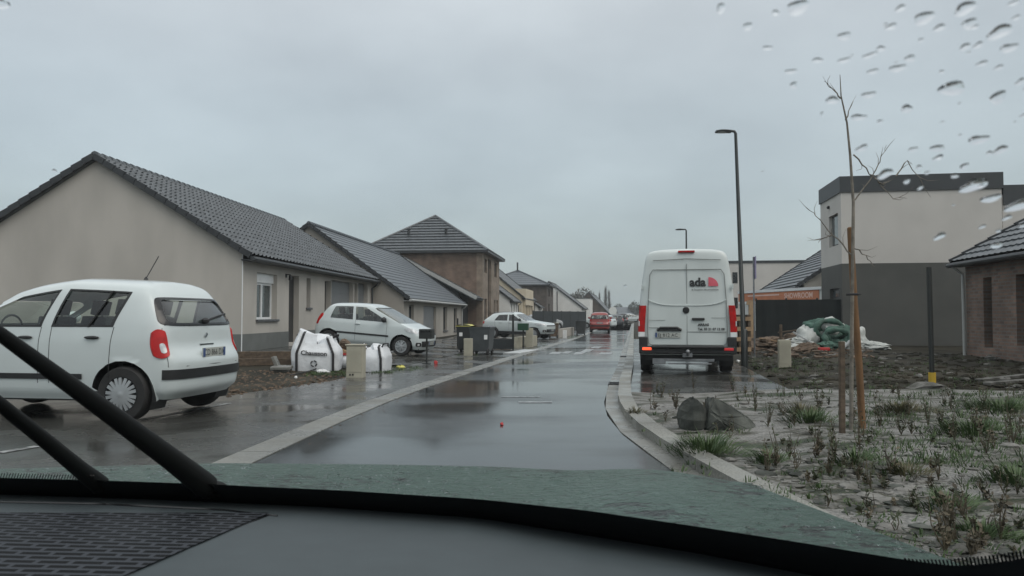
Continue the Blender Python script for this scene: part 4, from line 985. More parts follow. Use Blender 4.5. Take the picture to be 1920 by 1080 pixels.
# --- white high roof van, seen from behind
def van():
    yaw = YR - R(1.6); p = at(1285, 590, 15.9); root = thing('delivery_van', (p.x, 15.75, .014), yaw, 'white high roof rental van seen from behind on the right of the road', 'van')
    xs = lambda a, b: [a, a - .25, a - .9, a - 1.5, b + 2.6, b + 1.0, b + .10]
    lv = [(.42, .96, 2.80 + 2.9, [5.2, 4.9, 3.9, 3.0, 1.9, .8, .12], .0), (.62, 1.0, 5.80, [5.3, 4.95, 3.9, 3.0, 1.9, .8, .12], 0.0), (.95, 1.01, 5.78, [5.3, 4.95, 3.9, 3.0, 1.9, .8, .12], .0),
          (1.28, 1.005, 5.1, [4.8, 4.4, 3.85, 3.0, 1.9, .8, .12], .0), (1.75, .965, 4.45, [4.25, 4.05, 3.75, 3.0, 1.9, .8, .12], .015), (2.2, .905, 3.95, [3.75, 3.6, 3.5, 3.0, 1.9, .8, .13], .04), (2.46, .86, 3.6, [3.4, 3.3, 3.2, 2.9, 1.9, .8, .15], .055),
          (2.60, .78, 3.45, [3.2, 3.1, 3.0, 2.8, 1.9, .8, .19], .085), (2.66, .5, 3.3, [3.1, 3, 2.9, 2.7, 1.9, .8, .27], .16), (2.675, 0, 3.2, [3, 2.95, 2.9, 2.7, 1.9, .8, .3], .2)]
    sh = Shell(lv); c0, last = 4, 10
    def cm(i, j):
        if j in (4,) and i < 4: return 'windscreen'
        if j == 4 and i == c0 + 1: return 'side_window'
        if i >= last + 1 and j < 7: return 'rear_door'
        return None
    # rear doors: own mesh per leaf
    W = [(4.6, .36, .43), (.95, .36, .43)]
    sh.build(root, M['van_white'], cm, W, {'windscreen': M['glass_dark'], 'side_window': M['glass_dark']})
    b = MB(); b.bx(.15, 5.6, -.86, .86, .30, .46)
    for w in W: arch_liner(b, w[0], w[2], .99, w[1])
    b.bx(.2, .3, -.85, .85, .46, .6); b.build('underbody', M['plastic'], root, local=True)
    for wx, wz, _ in W:
        for sd in (1, -1): make_wheel(root, wx, sd * .86, .36, .24, True, spokes=6)
    # seen from behind, -y is on the right
    def bar(mb, y0, y1, z0, z1, x=-.012, d=.03): mb.bx(x - d / 2, x + d / 2, y0, y1, z0, z1)
    b = MB()
    b.bx(-.10, .16, -.97, .97, .44, .60); b.bx(-.08, .12, -1.0, -.82, .44, .80); b.bx(-.08, .12, .82, 1.0, .44, .80); b.bx(-.16, -.05, -.75, .75, .555, .62)
    b.build('rear_bumper', M['plastic'], root, local=True, bevel=.025)
    for sd in (1, -1):
        b = MB(); b.bx(-.115, -.08, sd * .74, sd * .93, .52, .575); b.build('bumper_lamp', M['lamp_lit'] if sd > 0 else M['lamp_dim'], root, local=True, bevel=.01)
        b = MB(); P = []
        for k in range(9):
            z = .90 + k * .07; wv = 1.008 - max(0, z - 1.0) * .075; P.append([(-.012, sd * (wv - .13), z), (-.02, sd * (wv - .02), z), (.03, sd * (wv + .012), z), (.17, sd * (wv + .016), z)])
        b.grid(P); tl = b.build('tail_lamp', M['lamp_red'], root, local=True, smooth=60)
        b = MB(); P = [[(-.012, sd * .88, z), (-.02, sd * .995, z), (.03, sd * 1.02, z), (.17, sd * 1.022, z)] for z in (.80, .90)]
        b.grid(P); b.build('reversing_lens', M['pvc'], tl, local=True, smooth=60)
        b = MB()
        for z in (1.02, 1.80): b.bx(-.03, .06, sd * (.985 - (z - 1) * .075), sd * (1.01 - (z - 1) * .075), z, z + .11)
        b.build('door_hinge', M['van_white'], root, local=True, bevel=.01)
    b = MB(); zoff = -.004
    def xat(z): return -.004 + .0 + max(0, z - 1.3) * .035
    b.beam((xat(.6) - .002, 0, .62), (xat(2.3) - .004, 0, 2.34), .012, .012, up=(0, 1, 0))                 # gap between the leaves
    fr = [(-.80, .66), (-.82, .9), (-.80, 1.6), (-.765, 2.12), (-.70, 2.22), (.70, 2.22), (.765, 2.12), (.80, 1.6), (.82, .9), (.80, .66), (.74, .63), (-.74, .63), (-.80, .66)]
    b.path([(xat(z) - .004, y, z) for y, z in fr], .009, 4)
    b.path([(xat(2.42) - .002, -.70, 2.42), (xat(2.42) - .006, 0, 2.45), (xat(2.42) - .002, .70, 2.42)], .008, 4); b.path([(-.003, -.80, .905), (-.003, 0, .905)], .007, 4); b.path([(-.003, .30, .99), (-.003, .79, .99)], .006, 4); b.path([(-.003, -.79, 1.2), (-.003, -.5, 1.2)], .004, 4); b.path([(-.003, .45, 1.15), (-.003, .79, 1.15)], .004, 4)
    b.build_each('panel_groove', M['seam_grey'], root, local=True)
    b = MB(); b.path([(xat(1.5) - .004, y, 1.46 + (abs(y) / .8) ** 4 * .12) for y in [(-.8 + .1 * k) for k in range(17)]], .012, 5); b.build('door_crease', M['van_white'], root, local=True, smooth=60)
    b = MB(); b.bx(.02, .10, -.17, .17, 2.585, 2.625); b.build('brake_lamp', M['lamp_red'], root, local=True, bevel=.006)
    b = MB(); b.path([(-.02, .62, .93), (-.03, .55, .99), (-.03, .2, .99), (-.02, .12, .94)], .028, 6); b.bx(-.035, 0, .12, .62, .92, .975); b.build('plate_trim', M['plastic'], root, local=True)
    pm = MB(); pm.box((-.012, .40, .835), (.012, .52, .11)); pl = pm.build('number_plate', M['plate'], root, local=True)
    b = MB(); b.box((-.02, .64, .835), (.004, .04, .10)); b.build('country_band', M['plate_blue'], pl, local=True)
    b = MB(); text(b, 'EJ 812 AC', .10, plane_mat((-.021, .40, .80), (0, -1, 0), (0, 0, 1))); b.build('plate_lettering', M['ink'], pl, local=True)
    b = MB(); b.bx(-.045, -.005, -.36, -.10, 1.145, 1.20); b.build('door_handle', M['plastic'], root, local=True, bevel=.015)
    # round star emblem
    b = MB(); c = Vector((-.02, .02, 1.36)); b.lathe([(.055, -.008), (.07, 0), (.055, .008), (.055, -.008)], c, 'X', 24)
    b.lathe([(.055, .012), (.001, .012)], c, 'X', 24)
    for a in (90, 210, 330): b.beam(c + Vector((-.01, 0, 0)), c + Vector((-.006, math.cos(R(a)) * .056, math.sin(R(a)) * .056)), .018, .008, up=(1, 0, 0))
    b.build('emblem', M['plastic'], root, local=True)
    T = lambda y, z: plane_mat((xat(z) - .012, y, z), (0, -1, 0), (.0, 0, 1))
    b = MB(); text(b, 'ada', .245, T(-.06, 1.87), 'LEFT', .010, .98); b.build('logo_lettering', M['ink'], root, local=True)
    b = MB(); cx, cz = -.545, 1.865; n = 14; pts = [(xat(1.9) - .014, cx + .10, cz)] + [(xat(1.9) - .014, cx + .10 - .20 * math.sin(k / n * math.pi / 2), cz + .19 * math.cos(k / n * math.pi / 2)) for k in range(n + 1)]
    b.add(pts, [tuple(range(len(pts)))]); b.build('logo_fan', M['pink'], root, local=True)
    b = MB(); text(b, 'la location de proximite', .058, T(-.10, 1.775), 'LEFT', .0, .98); text(b, 'ARRAS', .075, T(-.22, 1.03), 'LEFT', .003, 1); text(b, 'Tel. 03 21 07 12 08', .07, T(-.22, .94), 'LEFT', .003, .98); b.build('door_lettering', M['ink'], root, local=True)
    b = MB(); b.path([(-.05, 0, .42), (-.2, 0, .43), (-.25, 0, .47)], .025, 8); b.blob((-.25, 0, .50), (.045, .045, .045), 1, 0, 10, 8); b.bx(-.12, .0, -.1, .1, .38, .46); b.build('tow_hook', M['steel'], root, local=True)
    b = MB(); b.bx(-.02, .08, -.55, .72, .28, .34); b.bx(-.03, .04, .45, .72, .22, .34); b.bx(-.02, .0, -.5, .4, .22, .25); b.build('rear_step', M['steel'], root, local=True, bevel=.01)
    for sd in (1, -1):
        b = MB(); b.box((4.2, sd * 1.02, 1.42), (.10, .12, .26)); b.beam((4.2, sd * .9, 1.35), (4.2, sd * 1.0, 1.4), .05, .05); b.build('door_mirror', M['plastic'], root, local=True, bevel=.03)
    return root
VAN = van()
# ---------------------------------------------------------------- things along the left side
def ground(px, py): 
    p = gp(px, py); return p
def big_bag(label, px, py, w, d, h, rz, flap, seed, words):
    p = ground(px, py); root = thing('bulk_bag', p, rz, label, 'builder bag', 'white builder bags at the kerb')
    b = MB(); rg = random.Random(seed); n = 40; rows = []
    for k in range(15):
        t = k / 14; z = t * h; row = []
        for i in range(n):
            a = 2 * math.pi * i / n; c, s_ = math.cos(a), math.sin(a); e = .30
            x = math.copysign(abs(c) ** e, c) * w / 2; y = math.copysign(abs(s_) ** e, s_) * d / 2
            bulge = 1 + .055 * math.sin(math.pi * min(1, t * 1.1)) - .26 * max(0, t - .62) / .38
            wr = .018 * math.sin(7 * a + 9 * t + seed) * t + .012 * math.sin(13 * a - 14 * t) + .015 * math.sin(23 * z + 3 * a + seed) * t
            zz = z + (t ** 3) * (flap * max(0, -c) ** 2 + .06 * math.sin(3 * a + seed) + .05 * math.sin(5 * a))
            row.append((x * (bulge + wr), y * (bulge + wr), zz))
        row.append(row[0]); rows.append(row)
    top = rows[-1]
    for k in range(1, 4):
        f = 1 - k / 3.2; rows.append([(q[0] * f + .04 * math.sin(9 * q[1] + k), q[1] * f, q[2] - .05 * k * (1 + .4 * math.sin(5 * q[0] * 6 + seed)) - .22 * (q[2] - h) * k / 3) for q in top])
    b.grid(rows); sk = b.build('sack_body', M['bag'], root, local=True, smooth=70, weld=True)
    for sx in (-.30, .30):
        b = MB(); P = []
        for k in range(0, 14):
            t = k / 13; bulge = 1 + .055 * math.sin(math.pi * min(1, t * 1.1)) - .26 * max(0, t - .62) / .38
            zz = t * h + (t ** 3) * (flap * (.5 if sx < 0 else 0)); lean = sx * w * 1.28 * (1 - .35 * max(0, t - .55) / .45); P.append([(lean - .028, -d / 2 * bulge - .022, zz), (lean + .028, -d / 2 * bulge - .022, zz)])
        P.append([(sx * w * .8 - .028, -d * .22, P[-1][0][2] + .05), (sx * w * .8 + .028, -d * .22, P[-1][0][2] + .05)])
        b.grid(P); b.build('strap', M['bag_black'], root, local=True)
    for sx in (-1, 1):
        b = MB(); b.path([(sx * w * .30, -d * .3, h * .93), (sx * w * .40, -d * .25, h * 1.13), (sx * w * .45, d * .1, h * 1.12), (sx * w * .38, d * .3, h * .92)], .018, 5); b.build('lifting_loop', M['bag_black'], root, local=True)
    if words:
        b = MB(); yy = -d / 2 * 1.07 - .02
        text(b, words, .135, plane_mat((-.02, yy, h * .50), (1, 0, -.06), (0, 0, 1)), bold=.004, sx=1.06)
        b.build('bag_lettering', M['ink'], root, local=True)
        b = MB(); c = Vector((-.02, yy, h * .24))
        for k in range(4):
            a = k * math.pi / 2 + .4; b.path([c + Vector((math.cos(a + q) * .062, 0, math.sin(a + q) * .062)) for q in (0, .4, .8, 1.2)], .014, 4)
        b.build('bag_emblem', M['ink'], root, local=True)
    return root
big_bag('large white builder bag with black straps and dark lettering, left of the beige cabinet', 595, 693, 1.02, .9, .70, R(8), .24, 3, 'Chausson')
big_bag('white builder bag with one tall flap, right of the beige cabinet', 704, 695, .60, .7, .55, R(-6), -.05, 8, None)
p = ground(648, 690); root = thing('rubble_bag', p, 0, 'small pale bag of broken brick and timber wedged behind the beige cabinet', 'bag')
b = MB(); b.blob((0, 0, .15), (.26, .2, .20), 4, .12, 14, 8); b.build('sack_body', M['bag'], root, local=True, smooth=70)
b = MB(); b.box((-.10, -.05, .40), (.32, .2, .12), rot=Matrix.Rotation(.3, 3, 'Y')); b.build('brick_piece', M['wood_pale'], root, local=True, bevel=.02)
b = MB(); b.blob((-.04, 0, .56), (.15, .13, .12), 9, .2, 10, 7); b.build('rubble', M['rubble'], root, local=True)
b = MB(); b.box((-.12, -.06, .335), (.36, .22, .05)); b.build('red_board', M['red_plastic'], root, local=True)
p = ground(667.5, 708); root = thing('utility_cabinet', p, R(-8), 'large beige utility cabinet standing in front of the builder bags', 'utility box', 'beige utility cabinets')
b = MB(); b.bx(-.17, .17, -.11, .11, 0, .66); b.build('cabinet_body', M['cabinet'], root, local=True, bevel=.008)
b = MB(); b.bx(-.155, .155, -.118, -.11, .12, .63); b.build('door', M['cabinet'], root, local=True, bevel=.004)
b = MB()
for x in (-.10, -.04): b.bx(x, x + .03, -.122, -.11, .05, .085)
b.build('vent_hole', M['plastic'], root, local=True)
b = MB(); b.bx(-.19, .19, -.13, .13, .655, .68); b.build('lid', M['cabinet'], root, local=True, bevel=.006)
p = ground(878, 667); root = thing('utility_cabinet', p, R(-8), 'small pale utility cabinet in front of the grey wheelie bins', 'utility box', 'beige utility cabinets')
b = MB(); b.bx(-.13, .13, -.09, .09, 0, .54); b.build('cabinet_body', M['cabinet'], root, local=True, bevel=.008); b = MB(); b.bx(-.115, .115, -.097, -.09, .06, .5); b.build('door', M['cabinet'], root, local=True, bevel=.004)
p = ground(993, 651); root = thing('utility_cabinet', p, R(-8), 'narrow pale utility cabinet near the front wheel of the white SUV', 'utility box', 'beige utility cabinets')
b = MB(); b.bx(-.14, .14, -.1, .1, 0, .78); b.build('cabinet_body', M['cabinet'], root, local=True, bevel=.008); b = MB(); b.bx(-.125, .125, -.108, -.1, .08, .73); b.build('door', M['cabinet'], root, local=True, bevel=.004)
p = ground(1059, 634); root = thing('utility_cabinet', p, R(-8), 'tiny white utility cabinet beside the dark green bin', 'utility box', 'beige utility cabinets')
b = MB(); b.bx(-.12, .12, -.1, .1, 0, .5); b.build('cabinet_body', M['sticker'], root, local=True, bevel=.008)
p = ground(800, 683); root = thing('letterbox', p, R(-10), 'dark letterbox on a thin post in front of the small white hatchback', 'letterbox', 'letterboxes on posts')
b = MB(); b.path([(0, 0, 0), (0, 0, .68)], .025, 8); b.build('post', M['post_dark'], root, local=True)
b = MB(); b.bx(-.17, .17, -.15, .15, .66, .91); bx0 = b.build('box', M['post_dark'], root, local=True, bevel=.012)
b = MB(); b.bx(-.14, .14, -.158, -.15, .83, .86); b.build('slot', M['frit'], bx0, local=True); b = MB(); b.bx(-.1, .1, -.06, .06, 0, .03); b.build('foot', M['post_dark'], root, local=True)
p = ground(981, 652); root = thing('letterbox', p, R(-10), 'dark green letterbox in front of the white SUV', 'letterbox', 'letterboxes on posts')
b = MB(); b.path([(0, 0, 0), (0, 0, .72)], .03, 8); b.build('post', M['post_dark'], root, local=True); b = MB(); b.bx(-.21, .21, -.15, .15, .70, .98); b.build('box', M['green_plastic'], root, local=True, bevel=.015)
# timber edging boards and broken concrete by the first house
def plank(label, a, c, w, h, m='wood', name='plank', lift=0):
    a, c = Vector(a), Vector(c); b = MB(); b.beam(a + Vector((0, 0, h / 2 + lift)), c + Vector((0, 0, h / 2 + lift)), w, h)
    return put(b.build(name, M[m], bevel=.008), label, name)
g1, g2 = ground(432, 689), ground(545, 687)
plank('lower timber edging board in front of the first house', g1 + Vector((0, .2, .02)), g2 + Vector((0, .2, .02)), .05, .16)
plank('upper timber edging board set back towards the first house', ground(436, 676) + Vector((0, .3, .0)), ground(540, 675) + Vector((0, .3, 0)), .05, .2)
p = ground(528, 697); b = MB(); b.box(p + Vector((.0, 0, .09)), (.42, .28, .07), rot=Matrix.Rotation(.1, 3, 'X')); b.box(p + Vector((-.16, .12, .2)), (.07, .22, .26), rot=Matrix.Rotation(R(-25), 3, 'Y')); b.box(p + Vector((.0, .05, .03)), (.3, .2, .08))
put(b.build('broken_kerb', M['concrete'], bevel=.015), 'broken L shaped piece of concrete kerb on the soil beside the big bag', 'concrete piece')
b = MB(); b.path([ground(545, 706) + Vector((0, 0, .03)), ground(580, 700) + Vector((0, 0, .05)), ground(612, 692) + Vector((0, 0, .09))], .012, 6)
put(b.build('cable', M['plastic']), 'thin black cable lying in front of the large builder bag', 'cable')
def lump(label, px, py, r, m, seed, name='rubble_piece', cat='debris', amp=.3):
    p = ground(px, py); b = MB(); b.blob(p + Vector((0, 0, r[2] * .5)), r, seed, amp, 9, 6); return put(b.build(name, M[m]), label, cat)
lump('crumpled cream plastic wrapper on the grass before the large builder bag', 605, 699, (.14, .09, .05), 'sticker', 4, 'plastic_wrapper', 'litter')
lump('small white litter scrap on the brown soil', 555, 709, (.035, .03, .03), 'sticker', 5, 'paper_scrap', 'litter')
lump('yellowish crumpled litter on the grass near the letterbox', 752, 690, (.12, .08, .04), 'bin_yellow', 6, 'plastic_wrapper', 'litter')
lump('small red and white object lying on the wet road', 941, 797, (.022, .022, .02), 'red_plastic', 6, 'litter_scrap', 'litter')
lump('small red plastic cap by the foot of the letterbox', 817, 683, (.05, .04, .06), 'red_plastic', 2, 'plastic_stopper', 'litter')
p, q = ground(958, 664), ground(996, 658); b = MB(); b.box((p + q) / 2 + Vector((0, 0, .025)), ((q - p).length, .55, .045), rz=math.atan2(q.y - p.y, q.x - p.x))
put(b.build('white_patch', M['board_white'], bevel=.01), 'flat white patch on the pavement by the gutter', 'board')  # thin flat white box, a plain white patch beside the gutter
# wheelie bins
def wheelie(label, px, py, rz, w, d, h, body, lid, stick, name='wheelie_bin', grp='wheelie bins on the left pavement'):
    p = ground(px, py); root = thing(name, p, rz, label, 'bin', grp); b = MB(); z0 = .10
    lo, hi = .80, 1.0
    vs = [(sx * w / 2 * k, sy * d / 2 * k, z) for z, k in ((z0, lo), (h * .93, hi)) for sx, sy in ((-1, -1), (1, -1), (1, 1), (-1, 1))]
    b.add(vs, [(3, 2, 1, 0), (4, 5, 6, 7), (0, 1, 5, 4), (1, 2, 6, 5), (2, 3, 7, 6), (3, 0, 4, 7)]); b.bx(-w / 2 - .015, w / 2 + .015, -d / 2 - .015, d / 2 + .015, h * .90, h * .945)
    b.build('bin_body', body, root, local=True, bevel=.03)
    b = MB(); b.grid([[(-w / 2 - .02 + (w + .04) * i / 8, -d / 2 - .02 + (d + .04) * j / 4, h * .945 + .06 * math.sin(math.pi * i / 8) ** .5 + .015) for j in range(5)] for i in range(9)]); b.bx(-w / 2 - .02, w / 2 + .02, -d / 2 - .02, d / 2 + .02, h * .945, h * .965)
    b.build('lid', lid, root, local=True, smooth=40)
    for sx in (-1, 1):
        b = MB(); b.lathe([(.02, -.03), (.085, -.03), (.10, -.015), (.10, .015), (.085, .03), (.02, .03)], (sx * w * .38, -d * .38 if w > .6 else d * .42, .10), 'X', 16); b.build('wheel', M['rubber'], root, local=True, smooth=40)
    if w > .6:
        for sx in (-1, 1):
            b = MB(); b.lathe([(.02, -.03), (.085, -.03), (.10, -.015), (.10, .015), (.085, .03), (.02, .03)], (sx * w * .38, d * .38, .10), 'X', 16); b.build('wheel', M['rubber'], root, local=True, smooth=40)
    if stick:
        b = MB(); k = -d / 2 * .93; b.box((stick[0] * w, k - .006, h * stick[1]), (.11, .008, .16), rot=Matrix.Rotation(R(-5), 3, 'X')); b.build('sticker', M['sticker'], root, local=True)
    b = MB(); b.path([(-w * .35, d / 2 + .05, h * .9), (w * .35, d / 2 + .05, h * .9)], .016, 6); b.build('handle', M['plastic'], root, local=True)
    return root
wheelie('dark wheelie bin with yellow lid and white sticker beside the larger grey bin', 872, 661, R(-8), .50, .58, .95, M['bin_dark'], M['bin_yellow'], (-.18, .68))
wheelie('large grey four wheeled bin with a white sticker', 904, 664, R(-14), .70, .66, .92, M['bin_grey'], M['bin_grey'], (.30, .62))
wheelie('dark green wheelie bin beside the red car', 1089, 628.5, R(-8), .72, .7, 1.08, M['bin_dark'], M['bin_grey'], None)
wheelie('brown bin with pale lid near the nose of the white SUV', 1038, 634, R(-8), .62, .6, .98, M['rubble'], M['cabinet'], None)
# fence post with low panels, in front of the SUV
p = ground(962, 656); root = thing('fence', p, math.atan2(1, .162), 'low dark fence panel with one tall dark post beside the grey bin', 'fence')
b = MB(); b.bx(-.035, .035, -.035, .035, 0, 1.32); b.build('post', M['post_dark'], root, local=True)
b = MB(); b.bx(-.02, .02, .04, 1.35, .03, .40); b.build('panel', M['fence_dark'], root, local=True)
b = MB(); b.path([ground(858, 653) + Vector((0, 0, 0)), ground(858, 653) + Vector((0, 0, 1.15))], .03, 8); put(b.build('fence_post', M['post_dark']), 'thin dark post standing behind the bin with the yellow lid', 'post')
# low walls, fence, rough stones further along
def wallrun(name, label, cat, a, c, h, t, m, z0=None):
    a, c = Vector(a), Vector(c); b = MB(); n = max(2, int((c - a).length / 2.2)); root = thing(name, a, math.atan2(c.y - a.y, c.x - a.x), label, cat); L = (c - a).length
    b.bx(0, L, -t / 2, t / 2, -.2, h); b.build('panel', M[m], root, local=True)
    if h > .8:
        for k in range(n + 1): b = MB(); x = L * k / n; b.bx(x - .04, x + .04, -t / 2 - .02, t / 2 + .02, -.2, h + .05); b.build('post', M['post_dark'], root, local=True)
    return root
wallrun('fence', 'dark solid garden fence running along the street beyond the white SUV', 'fence', ground(1008, 622) + Vector((-.3, 3, 0)), at(1100, 590, 92) * Vector((1, 1, 0)) if False else Vector((at(1098, 590, 78).x, 78, -.2)), 1.75, .06, 'fence_dark')
wallrun('low_wall', 'low mossy garden wall between the brown bin and the green bin', 'wall', ground(1046, 633), ground(1078, 629) + Vector((0, 2, 0)), .55, .2, 'render_house')
wallrun('low_wall', 'low pale block wall under the white SUV', 'wall', ground(966, 652), ground(1003, 648), .42, .2, 'cabinet')
for k, (px, py, r, lb) in enumerate(((930, 654, (.3, .2, .2), 'brown rubble heap behind the low dark fence panel'), (948, 654, (.22, .2, .22), 'smaller brown rubble heap touching the tall fence post'))): lump(lb, px, py, r, 'rubble', 20 + k, 'rubble_heap', 'rubble')
# road sign, trees in the distance
p = Vector((at(1149, 590, 118).x, 118, -.2)); root = thing('road_sign', p, 0, 'round white road sign on a post near the end of the street', 'road sign')
b = MB(); b.path([(0, 0, 0), (0, 0, 2.2)], .05, 6); b.build('post', M['steel'], root, local=True); b = MB(); b.lathe([(0.001, -.02), (.62, -.02), (.62, .02), (.001, .02)], (0, -.07, 2.1), 'Y', 20); b.build('sign_disc', M['roadsign'], root, local=True)
def twig_tree(name, label, x, y, h, rw, n, m, col=False, seed=1, leafy=False, zb=-.2, group=None):
    rg = random.Random(seed); root = thing(name, (x, y, zb), 0, label, 'tree', group)
    b = MB(); b.path([(0, 0, 0), (rg.uniform(-.1, .1), 0, h * .35), (0, 0, h * .92)], [h * .022, h * .016, h * .004], 6); b.build('trunk', M['bark_far'], root, local=True)
    b = MB(); 
    for _ in range(n):
        if col:
            z = rg.uniform(.12, .9) * h; r = rw * (1 - abs(z / h - .4) * 1.1) * rg.random() ** .6; a = rg.uniform(0, 6.28)
            p0 = Vector((r * .3 * math.cos(a), r * .3 * math.sin(a), z)); p1 = p0 + Vector((r * .7 * math.cos(a), r * .7 * math.sin(a), h * rg.uniform(.08, .2))); w = h * .006
            s_ = Vector((math.sin(a), -math.cos(a), 0)) * w; b.add([p0 - s_, p0 + s_, p1], [(0, 1, 2)])
        else:
            while 1:
                q = Vector((rg.uniform(-1, 1), rg.uniform(-1, 1), rg.uniform(-1, 1)))
                if q.length < 1: break
            k = 1 + .25 * math.sin(4 * q.x + seed) + .2 * math.sin(5 * q.y - 2 * q.z)
            p0 = Vector((q.x * rw * k, q.y * rw * k, h * .6 + q.z * h * .38 * k)); d = Vector((rg.uniform(-1, 1), rg.uniform(-1, 1), rg.uniform(-.2, 1.3) if not leafy else rg.uniform(-1, 1))).normalized() * (h * .09 if not leafy else h * .07)
            s_ = d.cross(Vector((rg.uniform(-1, 1), rg.uniform(-1, 1), .3))).normalized() * (h * .022 if not leafy else h * .03); b.add([p0 - s_, p0 + s_, p0 + d], [(0, 1, 2)])
    b.build('crown', M[m], root, local=True); return root
G = 'bare trees behind the far houses'
for k, (px, py, Y, rw, lb) in enumerate(((1066, 552, 190, 3.2, 'low bare grey tree rising behind the wide pale gable'), (1090, 543, 185, 4.0, 'broad rounded bare tree, tallest of the grey thicket above the far houses'), (1108, 556, 180, 2.6, 'small bare tree just left of the thin poplars'), (1078, 555, 210, 4, 'wide bare tree at the back of the grey thicket'))):
    p = at(px, py, Y); twig_tree('bare_tree', lb, p.x, Y, p.z + .2, rw, 900, 'hedge_far', seed=k, group=G)
G = 'poplars at the end of the street'
for k, (px, py, Y, rw, lb) in enumerate(((1113, 549, 230, .7, 'thin short poplar at the left of the poplar row'), (1124, 548, 232, .8, 'lone slim poplar in the middle of the poplar row'), (1135.5, 538, 228, 1.5, 'tallest bare poplar of the poplar row'), (1142, 545, 236, 1.2, 'bare poplar leaning against the tallest one on its right'))):
    p = at(px, py, Y); twig_tree('poplar', lb, p.x, Y, p.z + .2, rw, 420, 'bark_far', True, 30 + k, group=G)
for k, (px, py, Y, rw, lb) in enumerate(((1156, 570, 260, 2.2, 'dark round evergreen left of the far grey roof'), (1166, 577, 262, 1.8, 'small dark evergreen beside the far grey roof'), (1190, 566, 240, 2.6, 'dark evergreen at the edge of the white van'))):
    p = at(px, py, Y); twig_tree('evergreen_tree', lb, p.x, Y, p.z + .2, rw, 900, 'evergreen', seed=50 + k, leafy=True, group='evergreens at the far end')
b = MB(); rg = random.Random(5)
for _ in range(1500):
    t = rg.random(); x = lerp(at(1040, 590, 270).x, at(1225, 590, 270).x, t); p0 = Vector((x, 275 + rg.uniform(-4, 4), -.2 + rg.uniform(0, 2.6 + math.sin(t * 20) * .8))); d = Vector((rg.uniform(-1, 1), rg.uniform(-1, 1), rg.uniform(-.3, 1))) * 1.0; s_ = Vector((rg.uniform(-1, 1), 0, rg.uniform(-1, 1))) * .35; b.add([p0 - s_, p0 + s_, p0 + d], [(0, 1, 2)])
put(b.build('treeline', M['evergreen'], keep=True), kind='stuff')

# ---------------------------------------------------------------- right side
def lamp_post(label, px, py_base, Y, ztop, arm, lean):
    x = at(px, 590, Y).x; z = gz(x, Y); root = thing('street_lamp', (x, Y, z), 0, label, 'street lamp', 'street lamps along the right side'); h = ztop - z
    tx = lean
    b = MB(); b.path([(0, 0, -.1), (0, 0, .9), (tx * .15, 0, .92), (tx, 0, h - .05), (tx - .03, 0, h), (tx - .14, 0, h + .02)], [.085, .082, .062, .038, .036, .03], 12); b.build('pole', M['pole'], root, local=True, smooth=40)
    b = MB(); b.grid([[(tx - .10 - arm * u, s_ * .11 * (1 - .5 * (2 * u - 1) ** 4), h + .02 + .035 * (1 - (2 * u - 1) ** 2) * (1 - abs(s_) ** 2) + .0) for s_ in (-1, -.5, 0, .5, 1)] for u in [k / 8 for k in range(9)]])
    b.bx(tx - .10 - arm, tx - .10, -.09, .09, h - .025, h + .018); hd_ = b.build('lamp_head', M['pole'], root, local=True, bevel=.01)
    b = MB(); b.bx(tx - .05 - arm, tx - .25, -.07, .07, h - .032, h - .024); b.build('lens', M['lamp_clear'], hd_, local=True)
    return root
lamp_post('tall dark street lamp to the right of the white van', 1395, 681, 18.6, 1.28 + 346 / 1400 * 18.6, .40, -.16)
lamp_post('distant street lamp whose head shows above the white van', 1288, 590, 37, 1.28 + 160 / 1400 * 37, .42, 0)
# edge-on sign
p = ground(1414, 655); p = Vector((at(1414, 590, 22).x, 22, gz(at(1414, 590, 22).x, 22))); root = thing('road_sign', p, R(78), 'narrow purplish road sign seen almost edge on beside the tall lamp', 'road sign')
b = MB(); b.path([(0, 0, 0), (0, 0, 2.95)], .025, 8); b.build('post', M['steel'], root, local=True); b = MB(); b.prism([(-.3, -.03), (.3, -.03), (.3, -.045), (-.3, -.045)], 2.3, 2.95); b.build('sign_panel', M['purple'], root, local=True)
# banner trailer
a_, c_ = at(1386, 590, 37.5), at(1541, 590, 31); a_.z = c_.z = 0; d_ = (c_ - a_); L = d_.length; root = thing('banner_trailer', a_, math.atan2(d_.y, d_.x), 'white trailer with a long orange showroom banner behind the black screen', 'trailer')
zt = 2.42
b = MB(); b.bx(0, L, 0, 2.0, .5, zt - .09); b.bx(0, L, 0, .0001, .4, .5) if False else None; b.build('trailer_body', M['trailer_white'], root, local=True)
b = MB(); b.bx(-.06, L + .06, -.06, 2.06, zt - .088, zt + .03); b.bx(L * .0, L + .03, -.03, -.004, zt - .62, zt - .50); b.build('trim', M['pvc'], root, local=True)
b = MB(); b.bx(.0, L - .15, -.03, -.003, zt - .495, zt - .10); b.bx(-.03, -.003, 0, 1.9, .9, zt - .10); bn = b.build('banner', M['banner'], root, local=True)
b = MB(); text(b, 'SHOWROOM', .33, plane_mat((L - 1.6, -.034, zt - .41), (1, 0, 0), (0, 0, 1)), bold=.008, sx=1.05); b.bx(.9, 3.6, -.036, -.031, zt - .26, zt - .20); b.build('banner_lettering', M['banner_light'], bn, local=True)
for x in (1.6, 5.2):
    b = MB(); b.lathe([(.05, -.1), (.3, -.1), (.32, 0), (.3, .1), (.05, .1)], (x, .25, .32), 'Y', 20); b.build('wheel', M['rubber'], root, local=True, smooth=40)
